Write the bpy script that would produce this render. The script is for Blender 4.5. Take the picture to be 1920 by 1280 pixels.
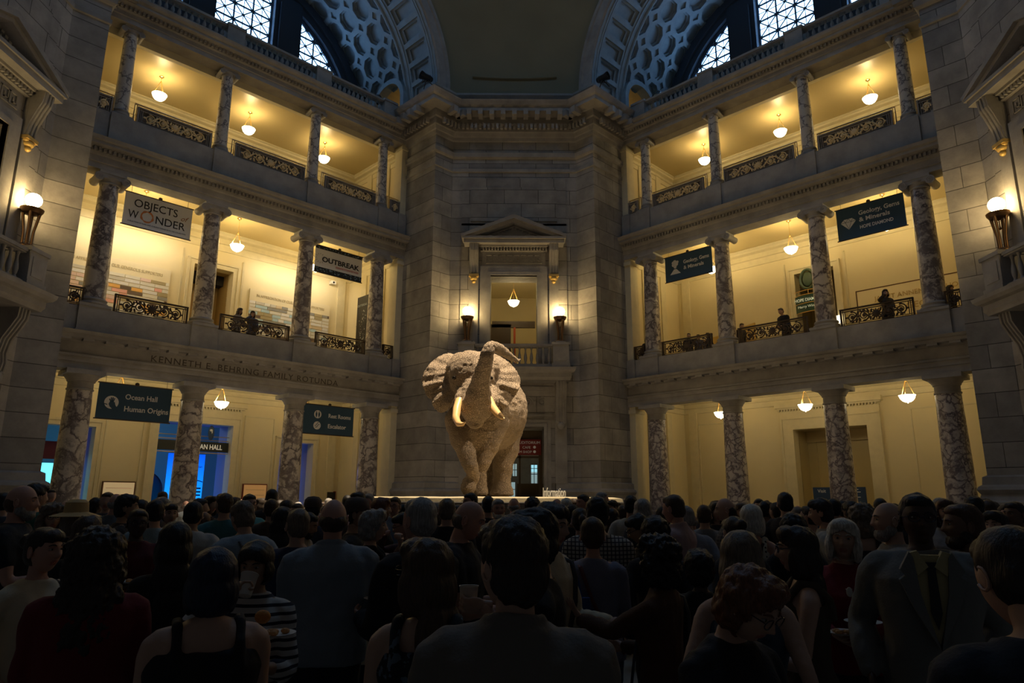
import bpy, bmesh, math, random
from mathutils import Matrix, Vector, noise
from math import sin, cos, pi, sqrt, radians, atan2

for _o in list(bpy.data.objects): bpy.data.objects.remove(_o)
SC = bpy.context.scene
COL = SC.collection

# ------------------------------------------------------------- camera, world, exposure
F_PX, PITCH, ROLL, EYE = 1290.0, 0.2251, 0.0043, 1.78
cam_d = bpy.data.cameras.new('camera'); cam = bpy.data.objects.new('camera', cam_d); COL.objects.link(cam)
cam_d.sensor_width = 36.0; cam_d.lens = F_PX/1920*36.0; cam_d.clip_start = 0.05; cam_d.clip_end = 300
_f = Vector((0, cos(PITCH), sin(PITCH))); _r = Vector((1, 0, 0)); _u = _r.cross(_f)
_r2 = _r*cos(ROLL) + _u*sin(ROLL); _u2 = -_r*sin(ROLL) + _u*cos(ROLL)
_m = Matrix((_r2, _u2, -_f)).transposed().to_4x4(); _m.translation = (0, 0, EYE)
cam.matrix_world = _m
SC.camera = cam
SC.view_settings.view_transform = 'Standard'; SC.view_settings.look = 'None'
SC.view_settings.gamma = 1; SC.view_settings.use_curve_mapping = False
SC.view_settings.exposure = 0.0
SC.cycles.use_denoising = True
SC.cycles.max_bounces = 6; SC.cycles.diffuse_bounces = 4; SC.cycles.glossy_bounces = 2
SC.cycles.sample_clamp_indirect = 4.0
W = bpy.data.worlds.new('dusk_sky'); SC.world = W; W.use_nodes = True
WORLD_COL, WORLD_STR = (0.42, 0.45, 0.50), 0.036
W.node_tree.nodes['Background'].inputs[0].default_value = (*WORLD_COL, 1)
W.node_tree.nodes['Background'].inputs[1].default_value = WORLD_STR

# light levels (watts / emission strengths)
LAMP3, LAMP2, LAMP1 = 37.0, 86.0, 22.0
SCONCE = 260.0
PANE_E = 9.0
WARM = (1.0, 0.75, 0.34)

O = Vector((0.065, 15.14, 0.0)); A = 13.71; HW = 6.44
def frame(deg): return Matrix.Translation(O) @ Matrix.Rotation(radians(deg), 4, 'Z')
FL, FR, FC, FPL, FPR = frame(45), frame(-45), frame(0), frame(90), frame(-90)

def px_point(px, py, depth):
    """world point seen at a pixel, at a distance along +Y"""
    U = px-960; V = 640-py
    u = U*cos(ROLL)+V*sin(ROLL); v = -U*sin(ROLL)+V*cos(ROLL)
    d = Vector((u, F_PX*cos(PITCH)-v*sin(PITCH), F_PX*sin(PITCH)+v*cos(PITCH)))
    d = d/d.y*depth
    return Vector((d.x, d.y, d.z+EYE))

# ------------------------------------------------------------- materials
def _mat(name):
    m = bpy.data.materials.new(name); m.use_nodes = True
    nt = m.node_tree; b = nt.nodes['Principled BSDF']
    return m, nt, b
def N(nt, t, **kw):
    n = nt.nodes.new(t)
    for k, v in kw.items():
        if k in n.inputs: n.inputs[k].default_value = v
        else: setattr(n, k, v)
    return n
def plain(name, col, rough=0.6, metal=0.0, bump=0.0, bscale=30, vary=0.0, vscale=4, spec=0.5):
    m, nt, b = _mat(name)
    b.inputs['Base Color'].default_value = (*col, 1); b.inputs['Roughness'].default_value = rough
    b.inputs['Metallic'].default_value = metal; b.inputs['Specular IOR Level'].default_value = spec
    if bump or vary: tc = N(nt, 'ShaderNodeTexCoord')
    if bump:
        n = N(nt, 'ShaderNodeTexNoise', Scale=bscale, Detail=4.0); nt.links.new(tc.outputs['Object'], n.inputs['Vector'])
        bp = N(nt, 'ShaderNodeBump', Strength=bump, Distance=0.02)
        nt.links.new(n.outputs['Fac'], bp.inputs['Height']); nt.links.new(bp.outputs['Normal'], b.inputs['Normal'])
    if vary:
        n = N(nt, 'ShaderNodeTexNoise', Scale=vscale, Detail=5.0); nt.links.new(tc.outputs['Object'], n.inputs['Vector'])
        r = N(nt, 'ShaderNodeValToRGB'); nt.links.new(n.outputs['Fac'], r.inputs['Fac'])
        e = r.color_ramp.elements; e[0].position = .3; e[1].position = .7
        e[0].color = (*[c*(1-vary) for c in col], 1); e[1].color = (*[min(1, c*(1+vary)) for c in col], 1)
        nt.links.new(r.outputs['Color'], b.inputs['Base Color'])
    return m
def emissive(name, col, strength, base=None):
    m, nt, b = _mat(name)
    b.inputs['Base Color'].default_value = (*(base or col), 1)
    b.inputs['Emission Color'].default_value = (*col, 1); b.inputs['Emission Strength'].default_value = strength
    return m
def stone(name, c1, c2, mortar, bw=1.5, rh=0.66, joints=True):
    m, nt, b = _mat(name)
    tc = N(nt, 'ShaderNodeTexCoord'); sp = N(nt, 'ShaderNodeSeparateXYZ'); cb = N(nt, 'ShaderNodeCombineXYZ')
    nt.links.new(tc.outputs['Object'], sp.inputs[0])
    ad = N(nt, 'ShaderNodeMath', operation='ADD'); nt.links.new(sp.outputs['X'], ad.inputs[0]); nt.links.new(sp.outputs['Y'], ad.inputs[1])
    nt.links.new(ad.outputs[0], cb.inputs['X']); nt.links.new(sp.outputs['Z'], cb.inputs['Y'])
    n = N(nt, 'ShaderNodeTexNoise', Scale=1.3, Detail=7.0, Roughness=0.62); nt.links.new(tc.outputs['Object'], n.inputs['Vector'])
    r = N(nt, 'ShaderNodeValToRGB'); e = r.color_ramp.elements; e[0].position = .32; e[1].position = .68
    e[0].color = (*c1, 1); e[1].color = (*c2, 1); nt.links.new(n.outputs['Fac'], r.inputs['Fac'])
    out = r.outputs['Color']
    n2 = N(nt, 'ShaderNodeTexNoise', Scale=18.0, Detail=4.0); nt.links.new(tc.outputs['Object'], n2.inputs['Vector'])
    bp = N(nt, 'ShaderNodeBump', Strength=0.25, Distance=0.02); nt.links.new(n2.outputs['Fac'], bp.inputs['Height'])
    if joints:
        bk = N(nt, 'ShaderNodeTexBrick', Scale=1.0); nt.links.new(cb.outputs[0], bk.inputs['Vector'])
        bk.inputs['Brick Width'].default_value = bw; bk.inputs['Row Height'].default_value = rh
        bk.inputs['Mortar Size'].default_value = 0.013; bk.inputs['Mortar Smooth'].default_value = 0.3; bk.inputs['Bias'].default_value = 0.0
        bk.inputs['Color1'].default_value = (.70, .70, .72, 1); bk.inputs['Color2'].default_value = (1.12, 1.1, 1.06, 1); bk.inputs['Mortar'].default_value = (.30, .29, .28, 1)
        mx = N(nt, 'ShaderNodeMix', data_type='RGBA', blend_type='MULTIPLY'); mx.inputs[0].default_value = 1
        nt.links.new(out, mx.inputs[6]); nt.links.new(bk.outputs['Color'], mx.inputs[7]); out = mx.outputs[2]
        bp2 = N(nt, 'ShaderNodeBump', Strength=0.7, Distance=0.03, invert=True); nt.links.new(bk.outputs['Fac'], bp2.inputs['Height'])
        nt.links.new(bp.outputs['Normal'], bp2.inputs['Normal']); bp = bp2
    nt.links.new(out, b.inputs['Base Color']); nt.links.new(bp.outputs['Normal'], b.inputs['Normal'])
    b.inputs['Roughness'].default_value = 0.75
    return m
def marble(name, base, mid, vein, scale=2.4, edge=0.07, patch=0.5):
    """breccia: pale lumps in dark veins, stretched and distorted, different on every column"""
    m, nt, b = _mat(name)
    tc = N(nt, 'ShaderNodeTexCoord'); oi = N(nt, 'ShaderNodeObjectInfo')
    ml = N(nt, 'ShaderNodeMath', operation='MULTIPLY'); ml.inputs[1].default_value = 60.0; nt.links.new(oi.outputs['Random'], ml.inputs[0])
    va = N(nt, 'ShaderNodeVectorMath', operation='ADD'); nt.links.new(tc.outputs['Object'], va.inputs[0]); nt.links.new(ml.outputs[0], va.inputs[1])
    n = N(nt, 'ShaderNodeTexNoise', Scale=1.7, Detail=6.0, Roughness=.6); nt.links.new(va.outputs[0], n.inputs['Vector'])
    sc = N(nt, 'ShaderNodeVectorMath', operation='SCALE'); sc.inputs['Scale'].default_value = 1.1; nt.links.new(n.outputs['Color'], sc.inputs[0])
    v2 = N(nt, 'ShaderNodeVectorMath', operation='ADD'); nt.links.new(va.outputs[0], v2.inputs[0]); nt.links.new(sc.outputs[0], v2.inputs[1])
    vo = N(nt, 'ShaderNodeTexVoronoi', feature='DISTANCE_TO_EDGE', Scale=scale); nt.links.new(v2.outputs[0], vo.inputs['Vector'])
    r = N(nt, 'ShaderNodeValToRGB'); e = r.color_ramp.elements
    e[0].position = 0.0; e[0].color = (*vein, 1); e[1].position = edge; e[1].color = (*mid, 1)
    x = e.new(edge*2.2); x.color = (*base, 1); nt.links.new(vo.outputs['Distance'], r.inputs['Fac'])
    n3 = N(nt, 'ShaderNodeTexNoise', Scale=1.4, Detail=5.0, Roughness=.7, Distortion=1.5); nt.links.new(v2.outputs[0], n3.inputs['Vector'])
    r3 = N(nt, 'ShaderNodeValToRGB'); e = r3.color_ramp.elements; e[0].position = patch-.06; e[1].position = patch+.08
    e[0].color = (0, 0, 0, 1); e[1].color = (1, 1, 1, 1); nt.links.new(n3.outputs['Fac'], r3.inputs['Fac'])
    mx = N(nt, 'ShaderNodeMix', data_type='RGBA'); nt.links.new(r3.outputs['Color'], mx.inputs[0])
    mx.inputs[6].default_value = (*[.5*(a+c) for a, c in zip(vein, mid)], 1); nt.links.new(r.outputs['Color'], mx.inputs[7])
    nt.links.new(mx.outputs[2], b.inputs['Base Color']); b.inputs['Roughness'].default_value = 0.3
    return m

M = {}
M['stone'] = stone('grey_limestone_blocks', (.26, .252, .242), (.44, .425, .405), 0)
M['stone_plain'] = stone('grey_limestone', (.27, .26, .248), (.42, .405, .385), 0, joints=False)
M['vault'] = plain('pale_plaster_vault', (.30, .35, .38), .85, bump=.1, vary=.08)
M['dome'] = plain('olive_plaster', (.25, .235, .16), .9, bump=.1, vary=.07, vscale=.6)
M['plaster'] = plain('cream_wall_plaster', (.78, .69, .46), .65, bump=.05, bscale=12, vary=.04, vscale=.8)
M['ceil'] = plain('ochre_ceiling_paint', (.60, .49, .25), .36, vary=.04, vscale=.8)
M['cream'] = plain('cream_moulding', (.74, .67, .47), .6, vary=.05)
M['marble1'] = marble('breccia_marble', (.62, .58, .54), (.38, .33, .33), (.06, .05, .065), 2.9, .075, .44)
M['marble2'] = marble('veined_marble', (.60, .55, .48), (.34, .29, .27), (.06, .05, .055), 1.7, .05, .46)
M['marble3'] = marble('pale_veined_marble', (.58, .55, .50), (.36, .33, .32), (.08, .075, .085), 2.0, .04, .36)
M['iron'] = plain('bronze_grille', (.085, .062, .045), .45, metal=.5)
M['gilt_iron'] = plain('gilt_grille', (.85, .66, .36), .5)
M['stone_frame'] = plain('brown_grille_frame', (.30, .27, .24), .7)
M['parapet'] = plain('grey_parapet_panel', (.26, .235, .21), .8, vary=.1)
M['bronze'] = plain('dark_bronze', (.16, .09, .045), .4, metal=.7)
M['brass'] = plain('brass', (.85, .60, .24), .3, metal=.9)
M['handrail'] = plain('yellow_brass_rail', (.85, .62, .28), .35, metal=.2)
M['gold'] = plain('gilded_stone', (.72, .50, .16), .5, metal=.3)
M['dark'] = plain('dark_recess', (.03, .026, .022), .9)
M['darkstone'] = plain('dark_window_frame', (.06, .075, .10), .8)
M['darkwood'] = plain('dark_timber', (.12, .085, .05), .6, bump=.2)
M['glow_bowl'] = emissive('lit_glass_bowl', (1.0, .86, .58), 9.0)
M['glow_globe'] = emissive('lit_glass_globe', (1.0, .70, .30), 52.0)
M['pane'] = emissive('dusk_window_pane', (.30, .58, 1.0), PANE_E)
M['skylight'] = emissive('dusk_skylight_pane', (.34, .60, 1.0), 6.0)
M['white'] = plain('white_paint', (.8, .8, .78), .6)
M['floor'] = plain('pale_stone_floor', (.42, .37, .30), .35, vary=.12, vscale=1.5)
M['black'] = plain('black_laminate', (.012, .012, .014), .4)
M['navy'] = plain('navy_banner_cloth', (.045, .10, .17), .8)
M['signwhite'] = plain('pale_grey_lettering', (.85, .87, .90), .7)

# ------------------------------------------------------------- mesh builder
class MB:
    def __init__(s): s.v = []; s.f = []; s.mi = []; s.cur = 0
    def add(s, vs, fs):
        k = len(s.v); s.v += [tuple(v) for v in vs]; s.f += [tuple(i+k for i in f) for f in fs]; s.mi += [s.cur]*len(fs)
        return s
    def box(s, x0, x1, y0, y1, z0, z1):
        return s.add([(x0,y0,z0),(x1,y0,z0),(x1,y1,z0),(x0,y1,z0),(x0,y0,z1),(x1,y0,z1),(x1,y1,z1),(x0,y1,z1)],
                     [(0,3,2,1),(4,5,6,7),(0,1,5,4),(1,2,6,5),(2,3,7,6),(3,0,4,7)])
    def obox(s, mtx, x0, x1, y0, y1, z0, z1):
        k = len(s.v); s.box(x0,x1,y0,y1,z0,z1)
        for i in range(k, len(s.v)): s.v[i] = tuple(mtx @ Vector(s.v[i]))
        return s
    def lathe(s, prof, n=24, c=(0,0,0), cap=True, squash=1.0):
        k = len(s.v)
        vs = []; fs = []
        for r, z in prof:
            for i in range(n):
                a = 2*pi*i/n; vs.append((c[0]+r*cos(a), c[1]+r*sin(a)*squash, c[2]+z))
        for j in range(len(prof)-1):
            for i in range(n):
                i2 = (i+1) % n; fs.append((j*n+i, j*n+i2, (j+1)*n+i2, (j+1)*n+i))
        if cap:
            fs.append(tuple(range(n-1, -1, -1))); fs.append(tuple(range((len(prof)-1)*n, len(prof)*n)))
        return s.add(vs, fs)
    def tube(s, pts, rad, n=8, cap=True, flat=1.0):
        pts = [Vector(p) for p in pts]; m = len(pts)
        if not hasattr(rad, '__len__'): rad = [rad]*m
        vs = []; fs = []; up = None
        for i, p in enumerate(pts):
            t = (pts[min(i+1, m-1)]-pts[max(i-1, 0)])
            if t.length < 1e-9: t = Vector((0,0,1))
            t.normalize()
            if up is None:
                up = Vector((0,0,1)) if abs(t.z) < .9 else Vector((0,1,0))
            a = t.cross(up)
            if a.length < 1e-6: a = t.cross(Vector((1,0,0)))
            a.normalize(); b = a.cross(t).normalized(); up = b
            for j in range(n):
                q = 2*pi*j/n; vs.append(p + a*(cos(q)*rad[i]) + b*(sin(q)*rad[i]*flat))
        for i in range(m-1):
            for j in range(n):
                j2 = (j+1) % n; fs.append((i*n+j, i*n+j2, (i+1)*n+j2, (i+1)*n+j))
        if cap: fs.append(tuple(range(n-1,-1,-1))); fs.append(tuple(range((m-1)*n, m*n)))
        return s.add(vs, fs)
    def ell(s, c, r, nu=16, nv=10, mtx=None):
        vs = [(0,0,-1)]; fs = []
        for j in range(1, nv):
            t = -pi/2+pi*j/nv
            for i in range(nu): a = 2*pi*i/nu; vs.append((cos(t)*cos(a), cos(t)*sin(a), sin(t)))
        vs.append((0,0,1)); L = len(vs)-1
        for i in range(nu):
            i2 = (i+1) % nu; fs.append((0, 1+i2, 1+i)); fs.append((L, L-nu+i, L-nu+i2))
            for j in range(nv-2): fs.append((1+j*nu+i, 1+j*nu+i2, 1+(j+1)*nu+i2, 1+(j+1)*nu+i))
        c = Vector(c)
        o = []
        for v in vs:
            p = Vector((v[0]*r[0], v[1]*r[1], v[2]*r[2]))
            if mtx is not None: p = mtx @ p
            o.append(p+c)
        return s.add(o, fs)
    def prism(s, poly, y0, y1):
        """polygon in x,z extruded along y"""
        n = len(poly)
        vs = [(x, y0, z) for x, z in poly]+[(x, y1, z) for x, z in poly]
        fs = [tuple(range(n)), tuple(range(2*n-1, n-1, -1))]+[(i, i+n, (i+1) % n+n, (i+1) % n) for i in range(n)]
        return s.add(vs, fs)
    def sweep(s, path, prof, caps=True):
        """profile [(out,z)] swept along a plan path; out points to the right of travel, mitred"""
        path = [Vector(p) for p in path]; n = len(path); q = len(prof)
        vs = []
        for i in range(n):
            d0 = (path[i]-path[i-1]).normalized() if i > 0 else None
            d1 = (path[i+1]-path[i]).normalized() if i < n-1 else None
            if d0 is None: d0 = d1
            if d1 is None: d1 = d0
            n0 = Vector((d0.y, -d0.x)); n1 = Vector((d1.y, -d1.x)); m = n0+n1; m = m/(m.length_squared/2) if m.length > 1e-6 else n0
            for o, z in prof: p = path[i]+m*o; vs.append((p.x, p.y, z))
        fs = [(i*q+j, (i+1)*q+j, (i+1)*q+j+1, i*q+j+1) for i in range(n-1) for j in range(q-1)]
        if caps:
            fs.append(tuple(range(q))); fs.append(tuple(range((n-1)*q+q-1, (n-1)*q-1, -1)))
        return s.add(vs, fs)
    def mesh(s, name, mats, smooth=False):
        me = bpy.data.meshes.new(name); me.from_pydata(s.v, [], s.f)
        mats = mats if isinstance(mats, (list, tuple)) else [mats]
        for m in mats: me.materials.append(m)
        if len(mats) > 1: me.polygons.foreach_set('material_index', s.mi)
        bm = bmesh.new(); bm.from_mesh(me); bmesh.ops.recalc_face_normals(bm, faces=bm.faces); bm.to_mesh(me); bm.free()
        if smooth:
            me.polygons.foreach_set('use_smooth', [True]*len(me.polygons))
            try: me.set_sharp_from_angle(angle=radians(42))
            except Exception: pass
        me.update(); return me
    def obj(s, name, mats, parent=None, mtx=None, smooth=False):
        return link(bpy.data.objects.new(name, s.mesh(name, mats, smooth)), parent, mtx)

def link(o, parent=None, mtx=None):
    COL.objects.link(o)
    if parent is not None: o.parent = parent
    if mtx is not None:
        if parent is not None: o.matrix_local = mtx
        else: o.matrix_world = mtx
    return o
def empty(name, mtx, label=None, cat=None, group=None):
    o = bpy.data.objects.new(name, None); o.empty_display_size = .1; COL.objects.link(o); o.matrix_world = mtx
    if label: o['label'] = label
    if cat: o['category'] = cat
    if group: o['group'] = group
    return o
def tag(o, label=None, cat=None, group=None, kind=None):
    for k, v in (('label', label), ('category', cat), ('group', group), ('kind', kind)):
        if v: o[k] = v
        elif k in o.keys() and k != 'kind': del o[k]
    return o
def struct(mb, name, mats, mtx=None, smooth=False, label=None, cat=None):
    o = mb.obj(name, mats, None, mtx, smooth); o['kind'] = 'structure'
    if label: o['label'] = label
    if cat: o['category'] = cat
    return o
def copy_tree(o, parent=None, mtx=None):
    c = o.copy(); COL.objects.link(c); c.parent = parent
    if parent is None: c.matrix_world = mtx
    else: c.matrix_parent_inverse = o.matrix_parent_inverse.copy(); c.matrix_basis = o.matrix_basis.copy()
    for ch in o.children: copy_tree(ch, c)
    return c
def T(x=0, y=0, z=0, rz=0): return Matrix.Translation((x, y, z)) @ Matrix.Rotation(rz, 4, 'Z')
def point_light(name, loc, power, col=WARM, r=.12, parent=None, mtx=None):
    l = bpy.data.lights.new(name, 'POINT'); l.energy = power; l.color = col; l.shadow_soft_size = r
    o = bpy.data.objects.new(name, l); COL.objects.link(o)
    if parent is not None: o.parent = parent; o.matrix_local = Matrix.Translation(loc)
    else: o.matrix_world = (mtx or Matrix()) @ Matrix.Translation(loc)
    return o
_tc = {}
def text_mesh(s, size, extrude=.004, align='CENTER', bold=0.0, shear=0, spacing=1.0, sx=1.0):
    c = bpy.data.curves.new('lettering', 'FONT'); c.body = s; c.size = size; c.extrude = extrude; c.align_x = align
    c.offset = bold; c.shear = shear; c.space_character = spacing; c.resolution_u = 3
    o = bpy.data.objects.new('lettering', c); COL.objects.link(o)
    dg = bpy.context.evaluated_depsgraph_get(); me = bpy.data.meshes.new_from_object(o.evaluated_get(dg))
    vs = [(v.co.x*sx, -v.co.z, v.co.y) for v in me.vertices]; fs = [tuple(p.vertices) for p in me.polygons]
    bpy.data.objects.remove(o); bpy.data.curves.remove(c); bpy.data.meshes.remove(me)
    return vs, fs      # upright in x,z, facing -y
def add_text(mb, s, x, y, z, size, **k):
    width = k.pop('width', None)
    vs, fs = text_mesh(s, size, **k)
    if width:
        xs = [v[0] for v in vs]; w = max(xs)-min(xs); q = width/w; vs = [(v[0]*q, v[1], v[2]) for v in vs]
    mb.add([(a+x, b+y, c+z) for a, b, c in vs], fs)
def remeshed(mb, voxel, mats, name, smooth=6, fac=.5, disp=None):
    me = bpy.data.meshes.new(name); me.from_pydata(mb.v, [], mb.f)
    bm = bmesh.new(); bm.from_mesh(me); bmesh.ops.recalc_face_normals(bm, faces=bm.faces); bm.to_mesh(me); bm.free()
    o = bpy.data.objects.new(name, me); COL.objects.link(o)
    r = o.modifiers.new('r', 'REMESH'); r.mode = 'VOXEL'; r.voxel_size = voxel; r.use_smooth_shade = True
    s = o.modifiers.new('s', 'SMOOTH'); s.iterations = smooth; s.factor = fac
    dg = bpy.context.evaluated_depsgraph_get(); out = bpy.data.meshes.new_from_object(o.evaluated_get(dg))
    bpy.data.objects.remove(o); bpy.data.meshes.remove(me); out.name = name
    out.materials.clear()
    for m in mats: out.materials.append(m)
    if disp:
        ns = [v.normal.copy() for v in out.vertices]
        for v, n in zip(out.vertices, ns): v.co += n*disp(v.co)
    out.polygons.foreach_set('use_smooth', [True]*len(out.polygons)); out.update()
    return out
def chain(mb, pts, n=16, fl=1.0, sub=6):
    """smooth tapering limb through (x,y,z,r)"""
    P = [Vector(p[:3]) for p in pts]; R = [p[3] for p in pts]; op = []; orr = []
    for i in range(len(P)-1):
        p0 = P[max(i-1, 0)]; p1 = P[i]; p2 = P[i+1]; p3 = P[min(i+2, len(P)-1)]
        for k in range(sub):
            t = k/sub; t2 = t*t; t3 = t2*t
            op.append(.5*((2*p1)+(p2-p0)*t+(2*p0-5*p1+4*p2-p3)*t2+(3*p1-p0-3*p2+p3)*t3)); orr.append(R[i]+(R[i+1]-R[i])*(3*t2-2*t3))
    op.append(P[-1]); orr.append(R[-1])
    mb.tube(op, orr, n, flat=fl); mb.ell(op[0], (orr[0],)*3, n, 10); mb.ell(op[-1], (orr[-1],)*3, n, 10)
# ============================================================= the floor and the gallery arms
mb = MB(); mb.box(-28, 28, -6, 42, -.2, 0); struct(mb, 'floor', M['floor'])
DEPTH = 4.4; YB = A+DEPTH; HWI = 6.62
COLX = (-5.283, -1.883, 1.883, 5.283)
BAYX = (-3.583, 0.0, 3.583)

def wall_with_holes(mb, x0, x1, z0, z1, holes, y0, y1):
    xs = x0
    for hx0, hx1, hz0, hz1 in sorted(holes):
        if hx0 > xs: mb.box(xs, hx0, y0, y1, z0, z1)
        if hz0 > z0: mb.box(hx0, hx1, y0, y1, z0, hz0)
        if hz1 < z1: mb.box(hx0, hx1, y0, y1, hz1, z1)
        xs = hx1
    if xs < x1: mb.box(xs, x1, y0, y1, z0, z1)

ARC = [  # storeys: floor z, ceiling z, entablature bottom, cornice top
    (0.0, 6.32, 5.60, 6.74), (7.0, 12.95, 12.20, 13.16), (13.5, 17.78, 17.75, 18.58)]
def gallery(F, side):
    nm = side
    st, pl = M['stone_plain'], M['plaster']
    # entablatures with their mouldings, swept between the jambs
    path = [(-HW, A-.32), (HW, A-.32)]
    profs = [
        [(0,5.60),(.0,5.82),(.05,5.84),(.05,5.98),(.10,6.0),(.10,6.06),(.02,6.08),(.02,6.44),(.10,6.46),(.12,6.52),(.34,6.53),(.34,6.64),(.40,6.66),(.44,6.74),(.02,6.76),(.02,7.58),(-.1,7.58)],
        [(0,12.20),(0,12.40),(.05,12.42),(.05,12.62),(.10,12.66),(.12,12.72),(.12,12.86),(.20,12.88),(.34,12.92),(.34,13.02),(.40,13.06),(.44,13.16),(.03,13.18),(.03,14.24),(-.1,14.24)],
        [(0,17.75),(0,17.93),(.05,17.95),(.05,18.10),(.12,18.14),(.12,18.28),(.34,18.32),(.34,18.42),(.42,18.48),(.46,18.58),(.10,18.60),(.10,18.80),(-.1,18.80)]]
    for k, p in enumerate(profs):
        m = MB(); m.sweep(path, p); zb = (5.6, 12.2, 17.75)[k]; zt = (7.58, 14.24, 18.8)[k]
        m.box(-HW, HW, A-.33, A+.30, zb, zt)
        # small blocks under the corona
        if k == 0:
            x = -HW+.3
            while x < HW-.3: m.box(x, x+.30, A-.32-.32, A-.3, 6.455, 6.528); x += .62
        else:
            z0, z1 = ((12.74, 12.86), (18.16, 18.28))[k-1]
            x = -HW+.04
            while x < HW-.1: m.box(x, x+.07, A-.32-.20, A-.3, z0, z1); x += .14
        o = struct(m, 'trim_%d' % (k+1), st, F)
        # column pedestals
        if k < 2:
            m = MB(); z0, z1 = ((6.74, 7.60), (13.16, 14.26))[k]; w = (.44, .34)[k]
            for x in COLX: m.box(x-w, x+w, A-.32-.10, A+.4, z0, z1); m.box(x-w-.03, x+w+.03, A-.32-.13, A+.4, z0, z0+.1)
            for s in (-1, 1): m.box(s*(HW-.24)-.2, s*(HW-.24)+.2, A-.32-.1, A+.4, z0, z1)
            struct(m, 'trim_%d' % (k+1), st, F)
        if k == 0 and side == 'left':
            m = MB(); add_text(m, 'KENNETH E. BEHRING FAMILY ROTUNDA', 0, A-.344, 6.13, .3, extrude=.003, width=6.95, spacing=1.15)
            tag(m.obj('carved_lettering', plain('dark_carved_letters', (.10, .085, .07), .8), None, F), 'carved capital letters in the stone frieze above the ground floor arcade', 'inscription')
    # floors and ceilings
    for k, (zf, zc, zb, zt) in enumerate(ARC):
        ztop = (7.0, 13.5, 18.8)[k]
        m = MB(); m.box(-HWI-.3, HWI+.3, A+.28, YB+.3, zc, ztop); struct(m, 'ceiling_%d' % (k+1), M['ceil'], F)
        m = MB()                                  # beam soffit behind the architrave
        m.box(-HWI, HWI, A+.28, A+.48, zc-.30, zc+.01); m.box(-HWI, HWI, A+.48, A+.60, zc-.14, zc+.01)
        # cornice along the back and end walls
        h = (.62, .80, .58)[k]
        pr = [(0, zc-h), (.04, zc-h+.02), (.04, zc-h*.62), (.10, zc-h*.58), (.10, zc-h*.50), (.05, zc-h*.48), (.06, zc-h*.3), (.20, zc-h*.22), (.22, zc-h*.12), (.30, zc-.03), (.30, zc+.01)]
        m.sweep([(-HWI, A+.5), (-HWI, YB), (HWI, YB), (HWI, A+.5)], pr, caps=False)
        struct(m, 'trim_%d' % (k+4), M['cream'], F)
    # walls
    holes = []
    if side == 'left': H1 = [(-5.15, -3.62, 0, 4.30), (-1.45, 1.45, 0, 4.72), (3.62, 5.20, 0, 4.20)]
    else: H1 = []
    m = MB(); wall_with_holes(m, -HWI-.3, HWI+.3, 0, 6.8, H1 if side == 'left' else [(-1.45, 1.45, 0, 4.66)], YB, YB+.45)
    wall_with_holes(m, -HWI-.3, HWI+.3, 6.8, 13.4, [(-.82, .82, 7.0, 11.33)], YB, YB+.45)
    m.box(-HWI-.3, HWI+.3, YB, YB+.45, 13.4, 18.8)
    for s in (-1, 1): a, b_ = sorted((s*HWI, s*(HWI+.3))); m.box(a, b_, A+.28, YB, 0, 18.7)
    struct(m, 'wall_%s' % side, pl, F)
    # wall panels (thin mouldings) and pilasters on the back wall
    m = MB()
    for z0, z1, xs in ((.9, 5.2, ((-3.3, -1.95), (1.95, 3.3)) if side == 'left' else ((-5.9, -3.9), (3.0, 5.9))), (8.0, 11.9, ((-1.3, -1.22), (1.22, 1.3))), (14.3, 17.0, ((-5.6, -2.1), (-1.7, 1.7), (2.1, 5.6)))):
        for x0, x1 in xs:
            for q in ((x0, x0+.05, z0, z1), (x1-.05, x1, z0, z1), (x0, x1, z0, z0+.05), (x0, x1, z1-.05, z1)): m.box(q[0], q[1], YB-.035, YB+.01, q[2], q[3])
    for x in (-6.15, 6.15):
        for z0, z1 in ((0, 5.75), (7.0, 12.2), (13.5, 17.25)): m.box(x-.2, x+.2, YB-.09, YB+.01, z0, z1)
    for s in (-1, 1):                                  # antae on the jambs at the front
        for z0, z1 in ((0, 5.6), (7.6, 12.2), (14.25, 17.75)):
            a, b_ = sorted((s*(HWI+.05), s*(HW-.30))); m.box(a, b_, A-.28, A+.28, z0, z1)
            a, b_ = sorted((s*(HWI+.05), s*(HW-.36))); m.box(a, b_, A-.34, A+.34, z1-.28, z1-.12)
            for yy in (A+1.5, A+3.0):
                a, b_ = sorted((s*HWI, s*(HWI-.07))); m.box(a, b_, yy-.2, yy+.2, z0, z1)
    struct(m, 'trim_8', M['cream'], F)
    return m

for F, s in ((FL, 'left'), (FR, 'right')): gallery(F, s)

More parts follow.
